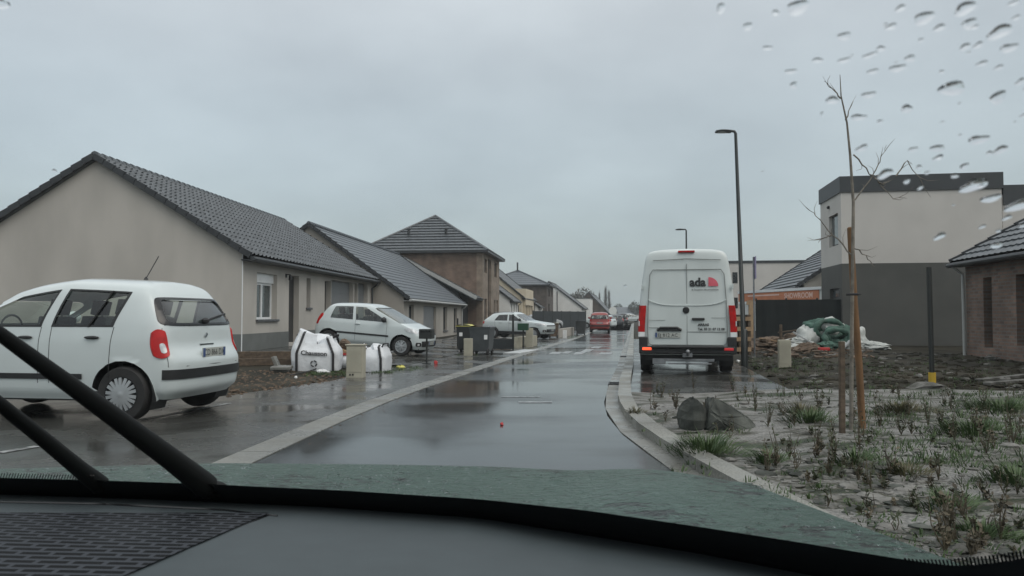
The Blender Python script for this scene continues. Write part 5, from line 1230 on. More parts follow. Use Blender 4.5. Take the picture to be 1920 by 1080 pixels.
# black screen
a_, c_ = at(1418, 590, 28.2), at(1592, 590, 27.1); a_.z = c_.z = .2; d_ = c_ - a_; L = d_.length; root = thing('site_screen', a_, math.atan2(d_.y, d_.x), 'long black site screen in front of the orange banner trailer', 'screen fence')
b = MB(); n = 40; b.grid([[(L * i / n, .025 * math.sin(i * .9) * math.sin(math.pi * j / 4) + .01 * math.sin(i * 2.1 + j), 1.66 * j / 4 - .02) for j in range(5)] for i in range(n + 1)]); b.build('sheet', M['tarp'], root, local=True, smooth=60)
for k in range(4): b = MB(); x = L * k / 3; b.bx(x - .03, x + .03, .05, .11, -.1, 1.7); b.build('post', M['post_dark'], root, local=True)
# timber frame and pallets by the lamp
p = Vector((at(1409, 590, 26.5).x, 26.5, .18)); root = thing('timber_frame', p, 0, 'orange brown timber post frame at the left end of the black screen', 'timber frame')
b = MB(); b.bx(-.09, .09, -.06, .06, -.1, 1.62); b.build('post', M['wood_pale'], root, local=True); b = MB(); b.bx(-.16, -.10, -.05, .05, 1.45, 1.6); b.beam((.1, 0, 0), (.16, .2, 1.5), .05, .06); b.build('brace', M['wood_pale'], root, local=True)
p = Vector((at(1386, 590, 22).x, 22, .12)); root = thing('pallet', p, R(12), 'brown timber pallet stood upright behind the tall street lamp', 'pallet')
b = MB()
for k in range(4): b.bx(-.34, .34, -.075, -.055, .08 + k * .30, .20 + k * .30)
b.build('front_board', M['wood_pale'], root, local=True)
b = MB()
for x in (-.3, 0, .3): b.bx(x - .04, x + .04, -.052, .05, 0, 1.16)
b.build('stringer', M['wood'], root, local=True); b = MB(); b.bx(-.34, .34, .052, .07, 0, 1.16); b.build('back_board', M['fence_dark'], root, local=True)
# cabinet with a stake, heap of sacks and netting, planks
p = ground(1471, 688); root = thing('utility_cabinet', p, R(-14), 'beige utility cabinet on the mud to the right of the tall street lamp', 'utility box', 'beige utility cabinets')
b = MB(); b.bx(-.14, .14, -.12, .12, -.04, .64); b.build('cabinet_body', M['cabinet'], root, local=True, bevel=.008); b = MB(); b.bx(-.125, .125, -.128, -.12, .08, .60); b.build('door', M['cabinet'], root, local=True, bevel=.004)
pp = p + Vector((.10, .5, 0)); b = MB(); b.beam(pp, pp + Vector((.0, 0, 1.0)), .09, .05); put(b.build('wooden_stake', M['wood'], bevel=.005), 'short wooden stake standing behind the beige cabinet on the mud', 'stake')
hp = Vector((at(1552, 590, 23.5).x, 23.5, gz(at(1552, 590, 23.5).x, 23.5)))
root = thing('netting_coil', hp + Vector((.05, -.25, .10)), 0, 'coil of green netting lying on the white sacks in front of the black screen', 'netting')
for k, (rr, zz, yy, xx) in enumerate(((.34, .28, -.3, 0.0), (.30, .36, -.18, .05), (.38, .52, .1, -.08))):
    b = MB(); pts = [(xx + rr * math.cos(t) * 1.15, yy + .06 * math.sin(3 * t + k), zz + rr * .72 * math.sin(t)) for t in [2 * math.pi * i / 26 for i in range(27)]]; b.path(pts, [.085 + .02 * math.sin(5 * i + k) for i in range(27)], 7); b.build('coil', M['net_green'], root, local=True, smooth=60)
for k, (x, y, z, r, m, lb) in enumerate(((-.62, .1, .30, (.34, .3, .38), 'sack', 'tall white sack at the left end of the netting heap'), (.15, .25, .55, (.42, .35, .34), 'sack', 'white sack on top of the netting heap'), (.62, .1, .30, (.34, .3, .40), 'net_green', 'green sack at the right of the netting coil'), (-.25, .3, .62, (.36, .3, .30), 'net_green', 'green sack behind the netting coil'), (.98, .2, .25, (.30, .25, .34), 'sack', 'crumpled grey white sack at the right end of the heap'))):
    b = MB(); b.crumple(hp + Vector((x, y, z)), r, 60 + k, .45, 30, 20, .17); put(b.build('rubble_sack', M[m], smooth=50), lb, 'sack')
b = MB(); b.beam(hp + Vector((-1.25, -.4, .55)), hp + Vector((-.55, -.7, .08)), .10, .05); put(b.build('plank', M['board_white'], bevel=.005), 'white plank leaning on the rubble left of the netting heap', 'plank')
b = MB(); b.beam(hp + Vector((.05, -.85, .02)), hp + Vector((.35, -.75, .30)), .09, .05); put(b.build('plank', M['board_white'], bevel=.005), 'short white board sticking up in front of the netting coil', 'plank')
b = MB(); b.box(hp + Vector((-.55, -1.0, .05)), (.34, .14, .10), rz=.3); put(b.build('plastic_crate', M['red_plastic'], bevel=.02), 'small red plastic box in front of the netting heap', 'box')
rg = random.Random(11)
for k, (px, py, r, lb) in enumerate(((1430, 652, (.75, .5, .38), 'wide brown rubble mound right of the tall street lamp'), (1492, 650, (.55, .4, .42), 'brown rubble mound between the beige cabinet and the netting heap'), (1512, 655, (.4, .3, .2), 'low rubble mound at the foot of the netting heap'))):
    p = ground(px, py + 3); b = MB(); b.crumple(p, r, 70 + k, .5, 30, 18, .2); put(b.build('rubble_mound', M['rubble']), lb, 'rubble')
b = MB()
for _ in range(230):
    px, py = rg.uniform(1395, 1640), rg.uniform(640, 672); p = ground(px, py); s_ = rg.uniform(.03, .11); b.box(p + Vector((0, 0, rg.uniform(0, .14) if px < 1500 else .03)), (s_ * rg.uniform(.6, 3), s_ * 1.2, s_ * .5), rot=Matrix.Rotation(rg.uniform(0, 3), 3, 'Z') @ Matrix.Rotation(rg.uniform(-.5, .5), 3, 'X'))
put(b.build('rubble', M['rubble'], keep=True), kind='stuff')
b = MB()
for _ in range(60):
    px, py = rg.uniform(1400, 1660), rg.uniform(640, 665); p = ground(px, py); s_ = rg.uniform(.03, .09); b.box(p + Vector((0, 0, rg.uniform(.02, .16) if px < 1500 else .04)), (s_ * rg.uniform(.8, 3.5), s_, s_ * .5), rot=Matrix.Rotation(rg.uniform(0, 3), 3, 'Z') @ Matrix.Rotation(rg.uniform(-.5, .5), 3, 'X'))
put(b.build('pale_debris', M['stone'], keep=True), kind='stuff')
for k, (dx, dy, dz, r, m, lb) in enumerate(((-1.0, -.2, .16, (.42, .3, .16), 'sack', 'crumpled pale sheeting on the rubble left of the tall white sack'), (-1.75, .1, .20, (.36, .3, .14), 'rubble', 'brown torn sheeting on the wide rubble mound'), (1.35, -.2, .08, (.38, .26, .12), 'sack', 'flattened pale sheeting at the right end of the netting heap'), (.45, -.55, .12, (.30, .22, .18), 'sack', 'white crumpled bag in front of the green coil'), (-.35, -.65, .10, (.26, .2, .14), 'net_green', 'torn scrap of green netting at the foot of the heap'))):
    b = MB(); b.crumple(hp + Vector((dx, dy, dz)), r, 90 + k, .6, 34, 20, .28); put(b.build('torn_sheeting', M[m], smooth=40), lb, 'sheeting')
for k, (dx, dy, dz, ex, ez, m, lb) in enumerate(((-2.2, -.1, .35, .9, -.15, 'wood_pale', 'pale batten lying across the left end of the rubble'), (-1.5, .2, .52, .8, .10, 'wood', 'dark batten poking up from the middle of the rubble'), (-1.2, -.5, .2, .7, -.1, 'wood_pale', 'short batten sloping down beside the pale sheeting'), (-1.9, -.5, .12, .6, .22, 'wood', 'splintered board rising from the left rubble mound'))):
    b = MB(); a0 = hp + Vector((dx, dy, dz)); b.beam(a0, a0 + Vector((ex, rg.uniform(-.2, .2), ez)), .07, .035); put(b.build('plank', M[m], bevel=.004), lb, 'plank')
for k, (a, c, lb) in enumerate((((1600, 657), (1640, 655), 'pale board lying in front of the dark grey wall, behind the stake'), ((1835, 716), (1925, 706), 'longest pale board lying below the old brick house'), ((1850, 722), (1925, 716), 'second pale board lying below the old brick house, nearer the camera'), ((1548, 669), (1580, 667), 'thin white strip lying on the mud before the netting heap'))):
    plank(lb, ground(*a), ground(*c), .14 if k else .3, .05, 'stone')
lump('white rubble lump near the post with the yellow sleeve', 1738, 735, (.30, .22, .11), 'stone', 41, 'rubble_lump', 'rubble'); lump('small pale lump on the mud at the foot of the old brick house', 1858, 676, (.16, .12, .08), 'stone', 42, 'rubble_lump', 'rubble'); lump('tiny white scrap at the foot of the tall street lamp', 1384, 679, (.05, .05, .04), 'sticker', 43, 'paper_scrap', 'litter')
# dark post with yellow sleeve
p = ground(1748, 719); root = thing('marker_post', p, 0, 'thin dark post with a yellow sleeve at its foot before the dark grey wall', 'post')
b = MB(); b.path([(0, 0, 0), (-.02, 0, 2.02)], .042, 10); b.build('post', M['post_dark'], root, local=True); b = MB(); b.path([(0, 0, -.02), (0, 0, .19)], .06, 10); b.build('sleeve', M['yellow'], root, local=True)

# ---------------------------------------------------------------- planting bed on the right: staked tree, boulder, stones, weeds
def bedp(px, py):
    z = .1
    for _ in range(12):
        d = ray(px, py); p = CAM + d * ((z - CAMZ) / d.z); z = bed_z(p.x, p.y) if p.y < 11.5 else gz(p.x, p.y)
    return p
tb = bedp(1596, 806); root = thing('young_tree', tb, 0, 'young bare staked tree in the planting bed on the right', 'tree')
tp = lambda px, py, dy=0: at(px, py, tb.y + dy)
b = MB(); b.path([tb, tp(1597, 640), tp(1599, 480), tp(1600, 380), tp(1594, 290), tp(1588, 230), tp(1577, 180), tp(1575, 140)], [.021, .020, .018, .016, .013, .010, .007, .003], 8); b.build('trunk', M['bark'], root, smooth=50)
b = MB(); rg = random.Random(77)
for pts in ([(1600, 290), (1632, 325), (1675, 372), (1700, 372)], [(1603, 375), (1640, 325), (1652, 295), (1662, 272)], [(1600, 480), (1560, 440), (1530, 405), (1510, 388)], [(1598, 460), (1625, 480), (1640, 500)], [(1577, 185), (1560, 165), (1545, 152)], [(1585, 225), (1600, 190)], [(1640, 335), (1655, 345), (1668, 340)], [(1560, 440), (1545, 445), (1535, 455)], [(1680, 330), (1700, 300), (1745, 370)]):
    Q = []
    PT = [tp(*q, .02 * i) for i, q in enumerate(pts)]
    for a, c in zip(PT, PT[1:]):
        for k in range(4): Q.append(a.lerp(c, k / 4) + Vector((rg.uniform(-1, 1), rg.uniform(-1, 1), rg.uniform(-1, 1))) * .010 * (1 if Q else 0))
    Q.append(PT[-1]); b.path(Q, [lerp(.0085, .0018, i / (len(Q) - 1)) for i in range(len(Q))], 5)
    for i in range(2, len(Q) - 1, 2):
        d = (Q[i + 1] - Q[i - 1]).normalized(); s_ = Vector((rg.uniform(-1, 1), rg.uniform(-1, 1), rg.uniform(0, 1.2))).normalized(); l = rg.uniform(.05, .16)
        b.path([Q[i], Q[i] + (d + s_ * .7) * l * .5, Q[i] + (d * .8 + s_) * l], [.0035, .0025, .001], 4)
b.build('crown', M['bark'], root)
st = bedp(1617, 803); top = at(1594, 428, st.y)
b = MB(); b.path([st - Vector((0, 0, .05)), st.lerp(top, .3) + Vector((.006, 0, 0)), st.lerp(top, .65) - Vector((.004, 0, 0)), top, top + Vector((0, 0, .012))], [.036, .035, .033, .031, .018], 10); put(b.build('tree_stake', M['stake'], smooth=40), 'thick orange brown stake leaning beside the young tree', 'stake')
st2 = bedp(1579, 812); b = MB(); b.beam(st2 - Vector((0, 0, .05)), at(1578, 640, st2.y), .05, .05, up=(1, 0, 0)); put(b.build('tree_stake', M['wood'], bevel=.006), 'thin dark stake to the left of the young tree', 'stake')
m_ = at(1605, 552, tb.y - .06); b = MB(); b.path([m_ + Vector((-.10, 0, .0)), m_ + Vector((.0, -.045, 0)), m_ + Vector((.06, 0, 0)), m_ + Vector((0, .09, 0)), m_ + Vector((-.10, 0.02, 0))], .014, 6); put(b.build('tree_tie', M['bag_black']), 'black strap tying the young tree to its stake', 'strap')
p = bedp(1345, 806); b = MB()
def boulder(b, c, r, seed):
    bm = bmesh.new(); rg = random.Random(seed)
    for _ in range(34):
        v = Vector((rg.gauss(0, 1), rg.gauss(0, 1), rg.gauss(0, 1))).normalized() * rg.uniform(.85, 1.05); bm.verts.new((v.x * r[0], v.y * r[1], v.z * r[2]))
    bmesh.ops.convex_hull(bm, input=bm.verts); bmesh.ops.delete(bm, geom=[v for v in bm.verts if not v.link_faces], context='VERTS'); bmesh.ops.bevel(bm, geom=bm.edges[:], offset=.02, segments=1, affect='EDGES', profile=.5)
    bm.verts.ensure_lookup_table(); b.add([v.co + Vector(c) for v in bm.verts], [tuple(v.index for v in f.verts) for f in bm.faces]) if not bm.verts.index_update() else None; bm.free()
P = lambda px, py, dy: tuple(at(px, py, p.y + dy))
fr_ = [(1277, 806), (1283, 750), (1296, 737), (1318, 738), (1380, 762), (1412, 788), (1420, 806), (1392, 811), (1320, 810)]
ridge_ = [P(1293, 742, .35), P(1330, 745, .45), P(1395, 775, .4)]
vs = [P(x, y, -.02 if i < 7 else -.12) for i, (x, y) in enumerate(fr_)]
b.blob(Vector(P(1300, 790, .25)), (.16, .26, .24), 4, .10, 13, 9); put(b.build('boulder', M['rock']), 'smaller upright half of the split grey boulder by the kerb', 'boulder', 'boulders in the planting bed')
b = MB(); bm = bmesh.new(); bl = []
for (px, py, dy) in ((1322, 812, 0), (1330, 768, .0), (1338, 744, .15), (1322, 742, .4), (1368, 760, .2), (1400, 780, .05), (1420, 800, .1), (1416, 812, -.02), (1375, 813, -.08), (1410, 800, .45), (1330, 800, .55), (1385, 770, .45), (1350, 785, -.07)):
    bm.verts.new(P(px, py, dy))
bmesh.ops.convex_hull(bm, input=bm.verts); bmesh.ops.delete(bm, geom=[v for v in bm.verts if not v.link_faces], context='VERTS')
bmesh.ops.bevel(bm, geom=bm.edges[:], offset=.02, segments=2, affect='EDGES'); bmesh.ops.triangulate(bm, faces=bm.faces); bmesh.ops.subdivide_edges(bm, edges=bm.edges[:], cuts=1); bm.verts.index_update()
rg = random.Random(2); b.add([v.co + Vector((rg.uniform(-1, 1), rg.uniform(-1, 1), rg.uniform(-1, 1))) * .008 for v in bm.verts], [tuple(v.index for v in f.verts) for f in bm.faces]); bm.free()
put(b.build('boulder', M['rock']), 'larger wedge shaped half of the split grey boulder by the kerb', 'boulder', 'boulders in the planting bed')
rg = random.Random(9); b = MB(); b2 = MB(); n = 0
while n < 1500:
    px = rg.uniform(1180, 1990); py = rg.uniform(738, 1120)
    p = bedp(px, py)
    if p.y > 13 or p.x < xr(p.y) + (.5 if p.y < 11.4 else 3.3): continue
    if mnoise.noise(Vector((p.x * 1.3, p.y * 1.3, 5))) + .35 * mnoise.noise(Vector((p.x * 4, p.y * 4, 2))) < -.02 + (p.y - 7) * .05 and rg.random() < .93: continue
    s_ = rg.uniform(.008, .024) if rg.random() < .9 else rg.uniform(.025, .06)
    (b if rg.random() < .72 else b2).blob(p + Vector((0, 0, s_ * .12)), (s_ * rg.uniform(.9, 1.8), s_, s_ * rg.uniform(.3, .6)), n, .18, 8, 5, rg.uniform(-.6, .6)); n += 1
put(b.build('gravel', M['stone'], keep=True, smooth=50), kind='stuff'); put(b2.build('dark_gravel', M['rock'], keep=True, smooth=50), kind='stuff')
def tuft(mb, c, r, h, n, rg, lean=.5):
    for _ in range(n):
        a = rg.uniform(0, 6.28); q = r * rg.random() ** .6 * .9 * (1 + .5 * math.sin(3 * a + c[0] * 9)); p0 = Vector(c) + Vector((math.cos(a) * q, math.sin(a) * q, 0)); k = rg.uniform(.25, 1.05) * (1.1 - .6 * q / (r + .001)); o = Vector((math.cos(a), math.sin(a), 0)) * rg.uniform(.1, lean) * h
        p1 = p0 + o * .45 + Vector((0, 0, h * .62 * k)); p2 = p0 + o + Vector((0, 0, h * k)); w = Vector((-math.sin(a + .6), math.cos(a + .6), 0)) * rg.uniform(.003, .006)
        mb.add([p0 - w, p0 + w, p1 + w * .8, p1 - w * .8, p2], [(0, 1, 2, 3), (3, 2, 4)])
def weed(mb, mb2, c, h, n, rg):
    for _ in range(n):
        a = rg.uniform(0, 6.28); top = Vector(c) + Vector((math.cos(a) * h * .25 * rg.random(), math.sin(a) * h * .25 * rg.random(), h * rg.uniform(.6, 1))); mid = Vector(c).lerp(top, .5) + Vector((rg.uniform(-.03, .03), 0, 0)); mb.path([c, mid, top], [.004, .003, .0015], 4, False)
        for k in range(rg.randint(2, 7)):
            q = Vector(c).lerp(top, rg.uniform(.15, 1)); d = Vector((rg.uniform(-1, 1), rg.uniform(-1, 1), rg.uniform(-.1, .8))).normalized() * rg.uniform(.015, .05); s_ = d.cross(Vector((rg.uniform(-1, 1), rg.uniform(-1, 1), 1))).normalized() * rg.uniform(.006, .014); mb2.add([q, q + d * .5 + s_, q + d, q + d * .5 - s_], [(0, 1, 2, 3)])
tl_ = [(1325, 850, .18, .20, 'bright green grass tuft in front of the split boulder'), (1300, 842, .12, .13, 'small green tuft between the kerb and the split boulder'), (1520, 790, .2, .15, 'green tuft midway between the boulder and the thin dark stake'), (1500, 775, .16, .14, 'dull green tuft behind the middle of the bed'), (1440, 868, .10, .13, 'brownish tuft right of the bright green one'), (1605, 868, .10, .13, 'dark tuft directly below the staked tree'), (1700, 890, .11, .10, 'low green tuft right of the staked tree'), (1775, 955, .14, .11, 'yellowish green tuft near the lower right'), (1840, 1005, .12, .09, 'lowest green tuft close to the windscreen corner'), (1690, 770, .22, .12, 'dark green tuft right of the orange stake'), (1880, 770, .45, .16, 'broad olive grass patch at the right edge'), (1830, 810, .3, .14, 'grass patch in front of the broad olive one'), (1190, 775, .07, .09, 'tiny tuft against the kerb left of the boulder'), (1905, 905, .15, .14, 'green tuft at the right edge below the grass patches')]
for k, (px, py, r, h, lb) in enumerate(tl_):
    b = MB(); rg = random.Random(100 + k); c = bedp(px, py); tuft(b, c, r * 1.5, h * 1.15, int(420 * (r / .2) ** 1.1), rg, 1.3); put(b.build('grass_tuft', M['grass' if k % 3 else 'grass_olive'] if k != 0 else M['grass'], origin=c), lb, 'grass', 'grass tufts in the planting bed')
wl_ = [(1440, 800, .30, 'dark weed right of the split boulder'), (1415, 760, .34, 'thin weed behind the split boulder'), (1300, 730, .36, 'thin reddish stems behind the upright boulder half'), (1240, 745, .30, 'sparse stems near the kerb behind the boulder'), (1480, 860, .22, 'small weed left of the staked tree in the gravel'), (1535, 775, .34, 'tall weed behind the thin dark stake'), (1650, 800, .30, 'weed just right of the orange stake'), (1690, 815, .26, 'weed between the orange stake and the yellow sleeved post'), (1740, 800, .32, 'weed in front of the yellow sleeved post'), (1790, 830, .34, 'tall weed left of the grass patches'), (1850, 850, .34, 'tall weed among the grass patches on the right'), (1900, 830, .40, 'tallest weed at the right edge'), (1610, 900, .22, 'weed below the staked tree'), (1760, 900, .20, 'weed in the gravel near the lower right'), (1375, 735, .3, 'bare stems just in front of the parked van'), (1560, 830, .18, 'low weed left of the young tree')]
for k, (px, py, h, lb) in enumerate(wl_):
    rg = random.Random(200 + k); c = bedp(px, py); root = thing('weed', c, 0, lb, 'weed', 'weeds in the planting bed'); b, b2 = MB(), MB(); weed(b, b2, c, h, 7, rg); b.build('stem', M['dry'], root); b2.build('foliage', M['weed'], root)
# grass that nobody could count
b = MB(); rg = random.Random(17)
def scatter(n, x0, x1, y0, y1, r, h, k, test=None):
    for _ in range(n):
        px, py = rg.uniform(x0, x1), rg.uniform(y0, y1)
        if test and not test(px, py): continue
        p = bedp(px, py) if px > 1180 else gp(px, py); tuft(b, p, r * rg.uniform(.6, 1.3), h * rg.uniform(.6, 1.2), k, rg, .8)
scatter(190, 1400, 1900, 672, 745, .22, .09, 14); scatter(330, 1600, 1930, 736, 880, .14, .08, 11); scatter(120, 1400, 1930, 880, 1060, .10, .05, 9); scatter(50, 1395, 1530, 672, 700, .2, .10, 14); scatter(170, 1250, 1930, 740, 1040, .07, .07, 9); scatter(40, 1180, 1400, 760, 890, .04, .06, 7, lambda x, y: abs((x - 1180) - (y - 770) * 1.35) < 40)
scatter(70, 575, 650, 697, 706, .12, .07, 16); scatter(90, 690, 790, 688, 700, .12, .07, 16, lambda x, y: y < 706 - (x - 690) * .12); scatter(25, 855, 900, 664, 668, .1, .05, 10); scatter(30, 960, 1030, 643, 652, .2, .12, 10); scatter(20, 1060, 1085, 628, 636, .3, .2, 10)
put(b.build('grass', M['grass'], keep=True), kind='stuff')
b, b2 = MB(), MB()
for _ in range(210):
    px, py = rg.uniform(1215, 1930), rg.uniform(728, 1050); c = bedp(px, py)
    if c.x < xr(c.y) + .5: continue
    weed(b, (b2 if rg.random() < .55 else b), c, rg.uniform(.04, .26) * (.5 + rg.random()), rg.randint(2, 7), rg)
b.v += []; put(b2.build('undergrowth', M['weed'], keep=True), kind='stuff'); put(b.build('dry_grass', M['dry'], keep=True), kind='stuff')
b = MB(); n = 0
while n < 500:
    px, py = rg.uniform(425, 660), rg.uniform(694, 745); p = gp(px, py)
    if p.x > outer(p.y) + .15: continue
    s_ = rg.uniform(.008, .03); b.blob(p, (s_ * 1.3, s_, s_ * .7), n, .2, 6, 4); n += 1
for _ in range(160):
    t = rg.uniform(7, 26); x = xl(t) + .17 + abs(rg.gauss(0, .12)) + .02; s_ = rg.uniform(.004, .011); b.blob((x, t, road_z(t)), (s_ * 1.4, s_, s_ * .6), 1, .2, 5, 3)
put(b.build('pebbles', M['rubble'], keep=True), kind='stuff')
b, b2 = MB(), MB()
for k in range(900):
    px, py = rg.uniform(1390, 1930), rg.uniform(662, 748); p = bedp(px, py)
    if p.x < xr(p.y) + 3.3 or p.y < 11.3: continue
    s_ = rg.uniform(.015, .06) * (1.6 if rg.random() < .1 else 1); (b if rg.random() < .84 else b2).blob(p, (s_ * rg.uniform(1, 2.2), s_, s_ * .6), k, .28, 7, 5)
put(b.build('clods', M['soil'], keep=True), kind='stuff'); put(b2.build('scattered_debris', M['stone'], keep=True), kind='stuff')

# ---------------------------------------------------------------- the car we look out of
WATER = water_mat('rain water')
car = thing('car', (-.4, .5, 0), 0, 'car we look out of, with wet grey green bonnet, black wipers and dark grey dashboard', 'car')
BASE = [(-200, 915, 1.05), (0, 922, 1.06), (300, 932, 1.06), (600, 945, 1.04), (900, 966, 1.00), (1300, 1030, .93), (1560, 1080, .86), (1920, 1170, .72), (2100, 1230, .62)]
bp = [at(a, b_, c) for a, b_, c in BASE]
BY = [(p.x, p.y) for p in bp]; BZ = [(p.x, p.z) for p in bp]
TG = math.tan(R(30))
def glass_at(px, py, out=0.0):
    d = ray(px, py).normalized(); lo, hi = .05, 2.5
    f = lambda t: (lambda q: (q.z - interp(BZ, q.x)) - (interp(BY, q.x) - q.y) * TG)(CAM + d * t)
    s0 = f(lo)
    for _ in range(50):
        m = (lo + hi) / 2
        if (f(m) > 0) == (s0 > 0): lo = m
        else: hi = m
    return CAM + d * (lo + out)
GN = Vector((0, math.sin(R(30)), math.cos(R(30))))
TOP = [(-200, 888), (0, 896), (200, 901), (395, 908), (650, 920), (900, 936), (1100, 957), (1300, 986), (1500, 1017), (1700, 1050), (1780, 1061), (1850, 1058), (1920, 1047), (2000, 1025), (2100, 990)]
def line(pts, px): return interp(pts, px)
b = MB(); P = []
for k in range(60):
    px = -200 + 2300 * k / 59; a = glass_at(px, line(TOP, px)); c = at(px, line([(q[0], q[1]) for q in BASE], px), interp([(q[0], q[2]) for q in BASE], px)) + Vector((0, .012, -.012))
    P.append([a, a.lerp(c, .5), c, c + Vector((0, .03, -.06)), c + Vector((0, .03, -.12))])
b.grid(P); b.build('windscreen_edge', M['frit'], car, smooth=60)
for PX in ([k * 5.2 for k in range(-20, 34)], [1700 + 7.2 * k for k in range(50)]):
  b = MB()
  for px in PX:
    y = line(TOP, px); h_ = 9 if px < 1000 else 15; a, c = glass_at(px, y + 2), glass_at(px + (4 if px < 1000 else -4), y - h_ * (1 if px < 1000 else min(1, max(.25, (px - 1690) / 120)))); b.beam(a, c, .0011 if px < 1000 else .0016, .0006, up=GN)
  b.build('dot_print', M['frit'], car)
# bonnet
FAR = [(-1.7, 1.52), (-1.16, 1.70), (-.685, 1.765), (-.3, 1.75), (-.04, 1.725), (.2, 1.665), (.388, 1.60), (.49, 1.556)]
b = MB(); P = []; nx, ny = 60, 26
for i in range(nx + 3):
    s_ = min(i, nx) / nx; xf = lerp(-1.7, .49, s_); xn = lerp(-1.7, .70, s_); yf = interp(FAR, xf); row = []
    ex = max(0, i - nx)
    for j in range(ny + 4):
        t = min(j, ny) / ny; ey = max(0, j - ny); x, y = lerp(xn, xf, t), lerp(.86, yf, t); z = .932 - .008 * (1 - t) + .016 * math.exp(-(((x - .29) / .13) ** 2 + ((y - 1.50) / .22) ** 2) ** 1.5) 
        row.append((x + ex * .02, y + ey * .03, z - ex * ex * .035 - ey * ey * .012))
    P.append(row)
b.grid(P)
def bonnet_mat():
    m, N, L, B = new_mat('wet bonnet with painted reflections'); tc = N.new('ShaderNodeTexCoord'); B.inputs['Roughness'].default_value = .3; B.inputs['Specular IOR Level'].default_value = .5; B.inputs['Coat Weight'].default_value = .25; B.inputs['Coat Roughness'].default_value = .1
    mp = N.new('ShaderNodeMapping'); mp.inputs['Scale'].default_value = (.7, 1.5, 1); mp.inputs['Rotation'].default_value = (0, 0, .25); L.new(tc.outputs['Object'], mp.inputs[0])
    n = N.new('ShaderNodeTexNoise'); n.inputs['Scale'].default_value = 30; n.inputs['Detail'].default_value = 8; n.inputs['Roughness'].default_value = .68; n.inputs['Distortion'].default_value = 1.2; L.new(mp.outputs[0], n.inputs['Vector'])
    r = N.new('ShaderNodeValToRGB'); r.color_ramp.elements[0].position = .37; r.color_ramp.elements[0].color = (.002, .008, .006, 1); r.color_ramp.elements[1].position = .46; r.color_ramp.elements[1].color = (.060, .122, .096, 1); k1 = N.new('ShaderNodeTexNoise'); k1.inputs['Scale'].default_value = 4.5; k1.inputs['Detail'].default_value = 3; L.new(tc.outputs['Object'], k1.inputs['Vector'])  # dark reflections and shade in the rain water, painted into the base colour as streaks
    km = N.new('ShaderNodeMapRange'); km.inputs[1].default_value = .42; km.inputs[2].default_value = .60; km.inputs[3].default_value = .07; km.inputs[4].default_value = -.06; L.new(k1.outputs[0], km.inputs[0])
    ka = N.new('ShaderNodeMath'); ka.operation = 'ADD'; L.new(n.outputs[0], ka.inputs[0]); L.new(km.outputs[0], ka.inputs[1])
    L.new(ka.outputs[0], r.inputs[0]); L.new(r.outputs[0], B.inputs['Base Color'])
    n2 = N.new('ShaderNodeTexNoise'); n2.inputs['Scale'].default_value = 75; n2.inputs['Detail'].default_value = 3; n2.inputs['Distortion'].default_value = .8; L.new(tc.outputs['Object'], n2.inputs['Vector'])
    a = N.new('ShaderNodeMath'); a.operation = 'ADD'; L.new(n.outputs[0], a.inputs[0]); L.new(n2.outputs[0], a.inputs[1])
    bp_ = N.new('ShaderNodeBump'); bp_.inputs['Strength'].default_value = .9; bp_.inputs['Distance'].default_value = .035; L.new(a.outputs[0], bp_.inputs['Height']); L.new(bp_.outputs[0], B.inputs['Normal']); L.new(bp_.outputs[0], B.inputs['Coat Normal']); return m
b.build('bonnet', bonnet_mat(), car, smooth=60)
rg = random.Random(31); b = MB()
for _ in range(1700):
    s_ = rg.random(); t = rg.uniform(.12, .99); xf = lerp(-1.7, .49, s_); x, y = lerp(lerp(-1.7, .70, s_), xf, t), lerp(.86, interp(FAR, xf), t)
    if x < -1.15: continue
    q = rg.uniform(.0012, .0045); b.blob((x, y, .9325 - .008 * (1 - t)), (q * rg.uniform(1, 2.2), q, q * .55), 1, .15, 7, 4)
put(b.build('water_beads', WATER, keep=True, smooth=80), kind='stuff')
# dashboard
DASH = mat('dashboard plastic', (.043, .056, .061), .62, .05, 30, .12, 900)
b = MB(); P = []
for k in range(50):
    px = -250 + 2400 * k / 49; c = at(px, line([(q[0], q[1]) for q in BASE], px), interp([(q[0], q[2]) for q in BASE], px)); 
    P.append([c + Vector((0, .02, -.05)), c + Vector((0, -.004, -.003)), c + Vector((0, -.015, 0)), c + Vector((0, -.10, .005)), c + Vector((0, -.25, .012)), c + Vector((0, -.40, .012)), c + Vector((0, -.46, .0)), c + Vector((0, -.50, -.05)), c + Vector((0, -.52, -.35))])
b.grid(P); dash = b.build('dashboard', DASH, car, smooth=60)
def dash_at(px, py, up=.002):
    d = ray(px, py); 
    lo, hi = .0001, .0012
    f = lambda t: (lambda q: q.z - (interp(BZ, q.x) + (.005 + .007 * min(1, max(0, (interp(BY, q.x) - q.y - .1) / .15)) if interp(BY, q.x) - q.y > .1 else .05 * max(0, interp(BY, q.x) - q.y))))(CAM + d * t)
    for _ in range(40):
        m = (lo + hi) / 2
        if f(m) > 0: lo = m
        else: hi = m
    return CAM + d * lo + Vector((0, 0, up))
def grille_mat():
    m, N, L, B = new_mat('speaker grille'); B.inputs['Roughness'].default_value = .6; tc = N.new('ShaderNodeTexCoord'); t = N.new('ShaderNodeTexBrick'); L.new(tc.outputs['Object'], t.inputs['Vector'])
    t.inputs['Scale'].default_value = 1; t.inputs['Brick Width'].default_value = .034; t.inputs['Row Height'].default_value = .0125; t.inputs['Mortar Size'].default_value = .0026; B.inputs['Specular IOR Level'].default_value = .1; t.inputs['Mortar Smooth'].default_value = .1
    t.inputs['Color1'].default_value = (.002, .0025, .003, 1); t.inputs['Color2'].default_value = (.004, .0045, .005, 1); t.inputs['Mortar'].default_value = (.045, .05, .058, 1); L.new(t.outputs[0], B.inputs['Base Color']); return m
b = MB(); P = []
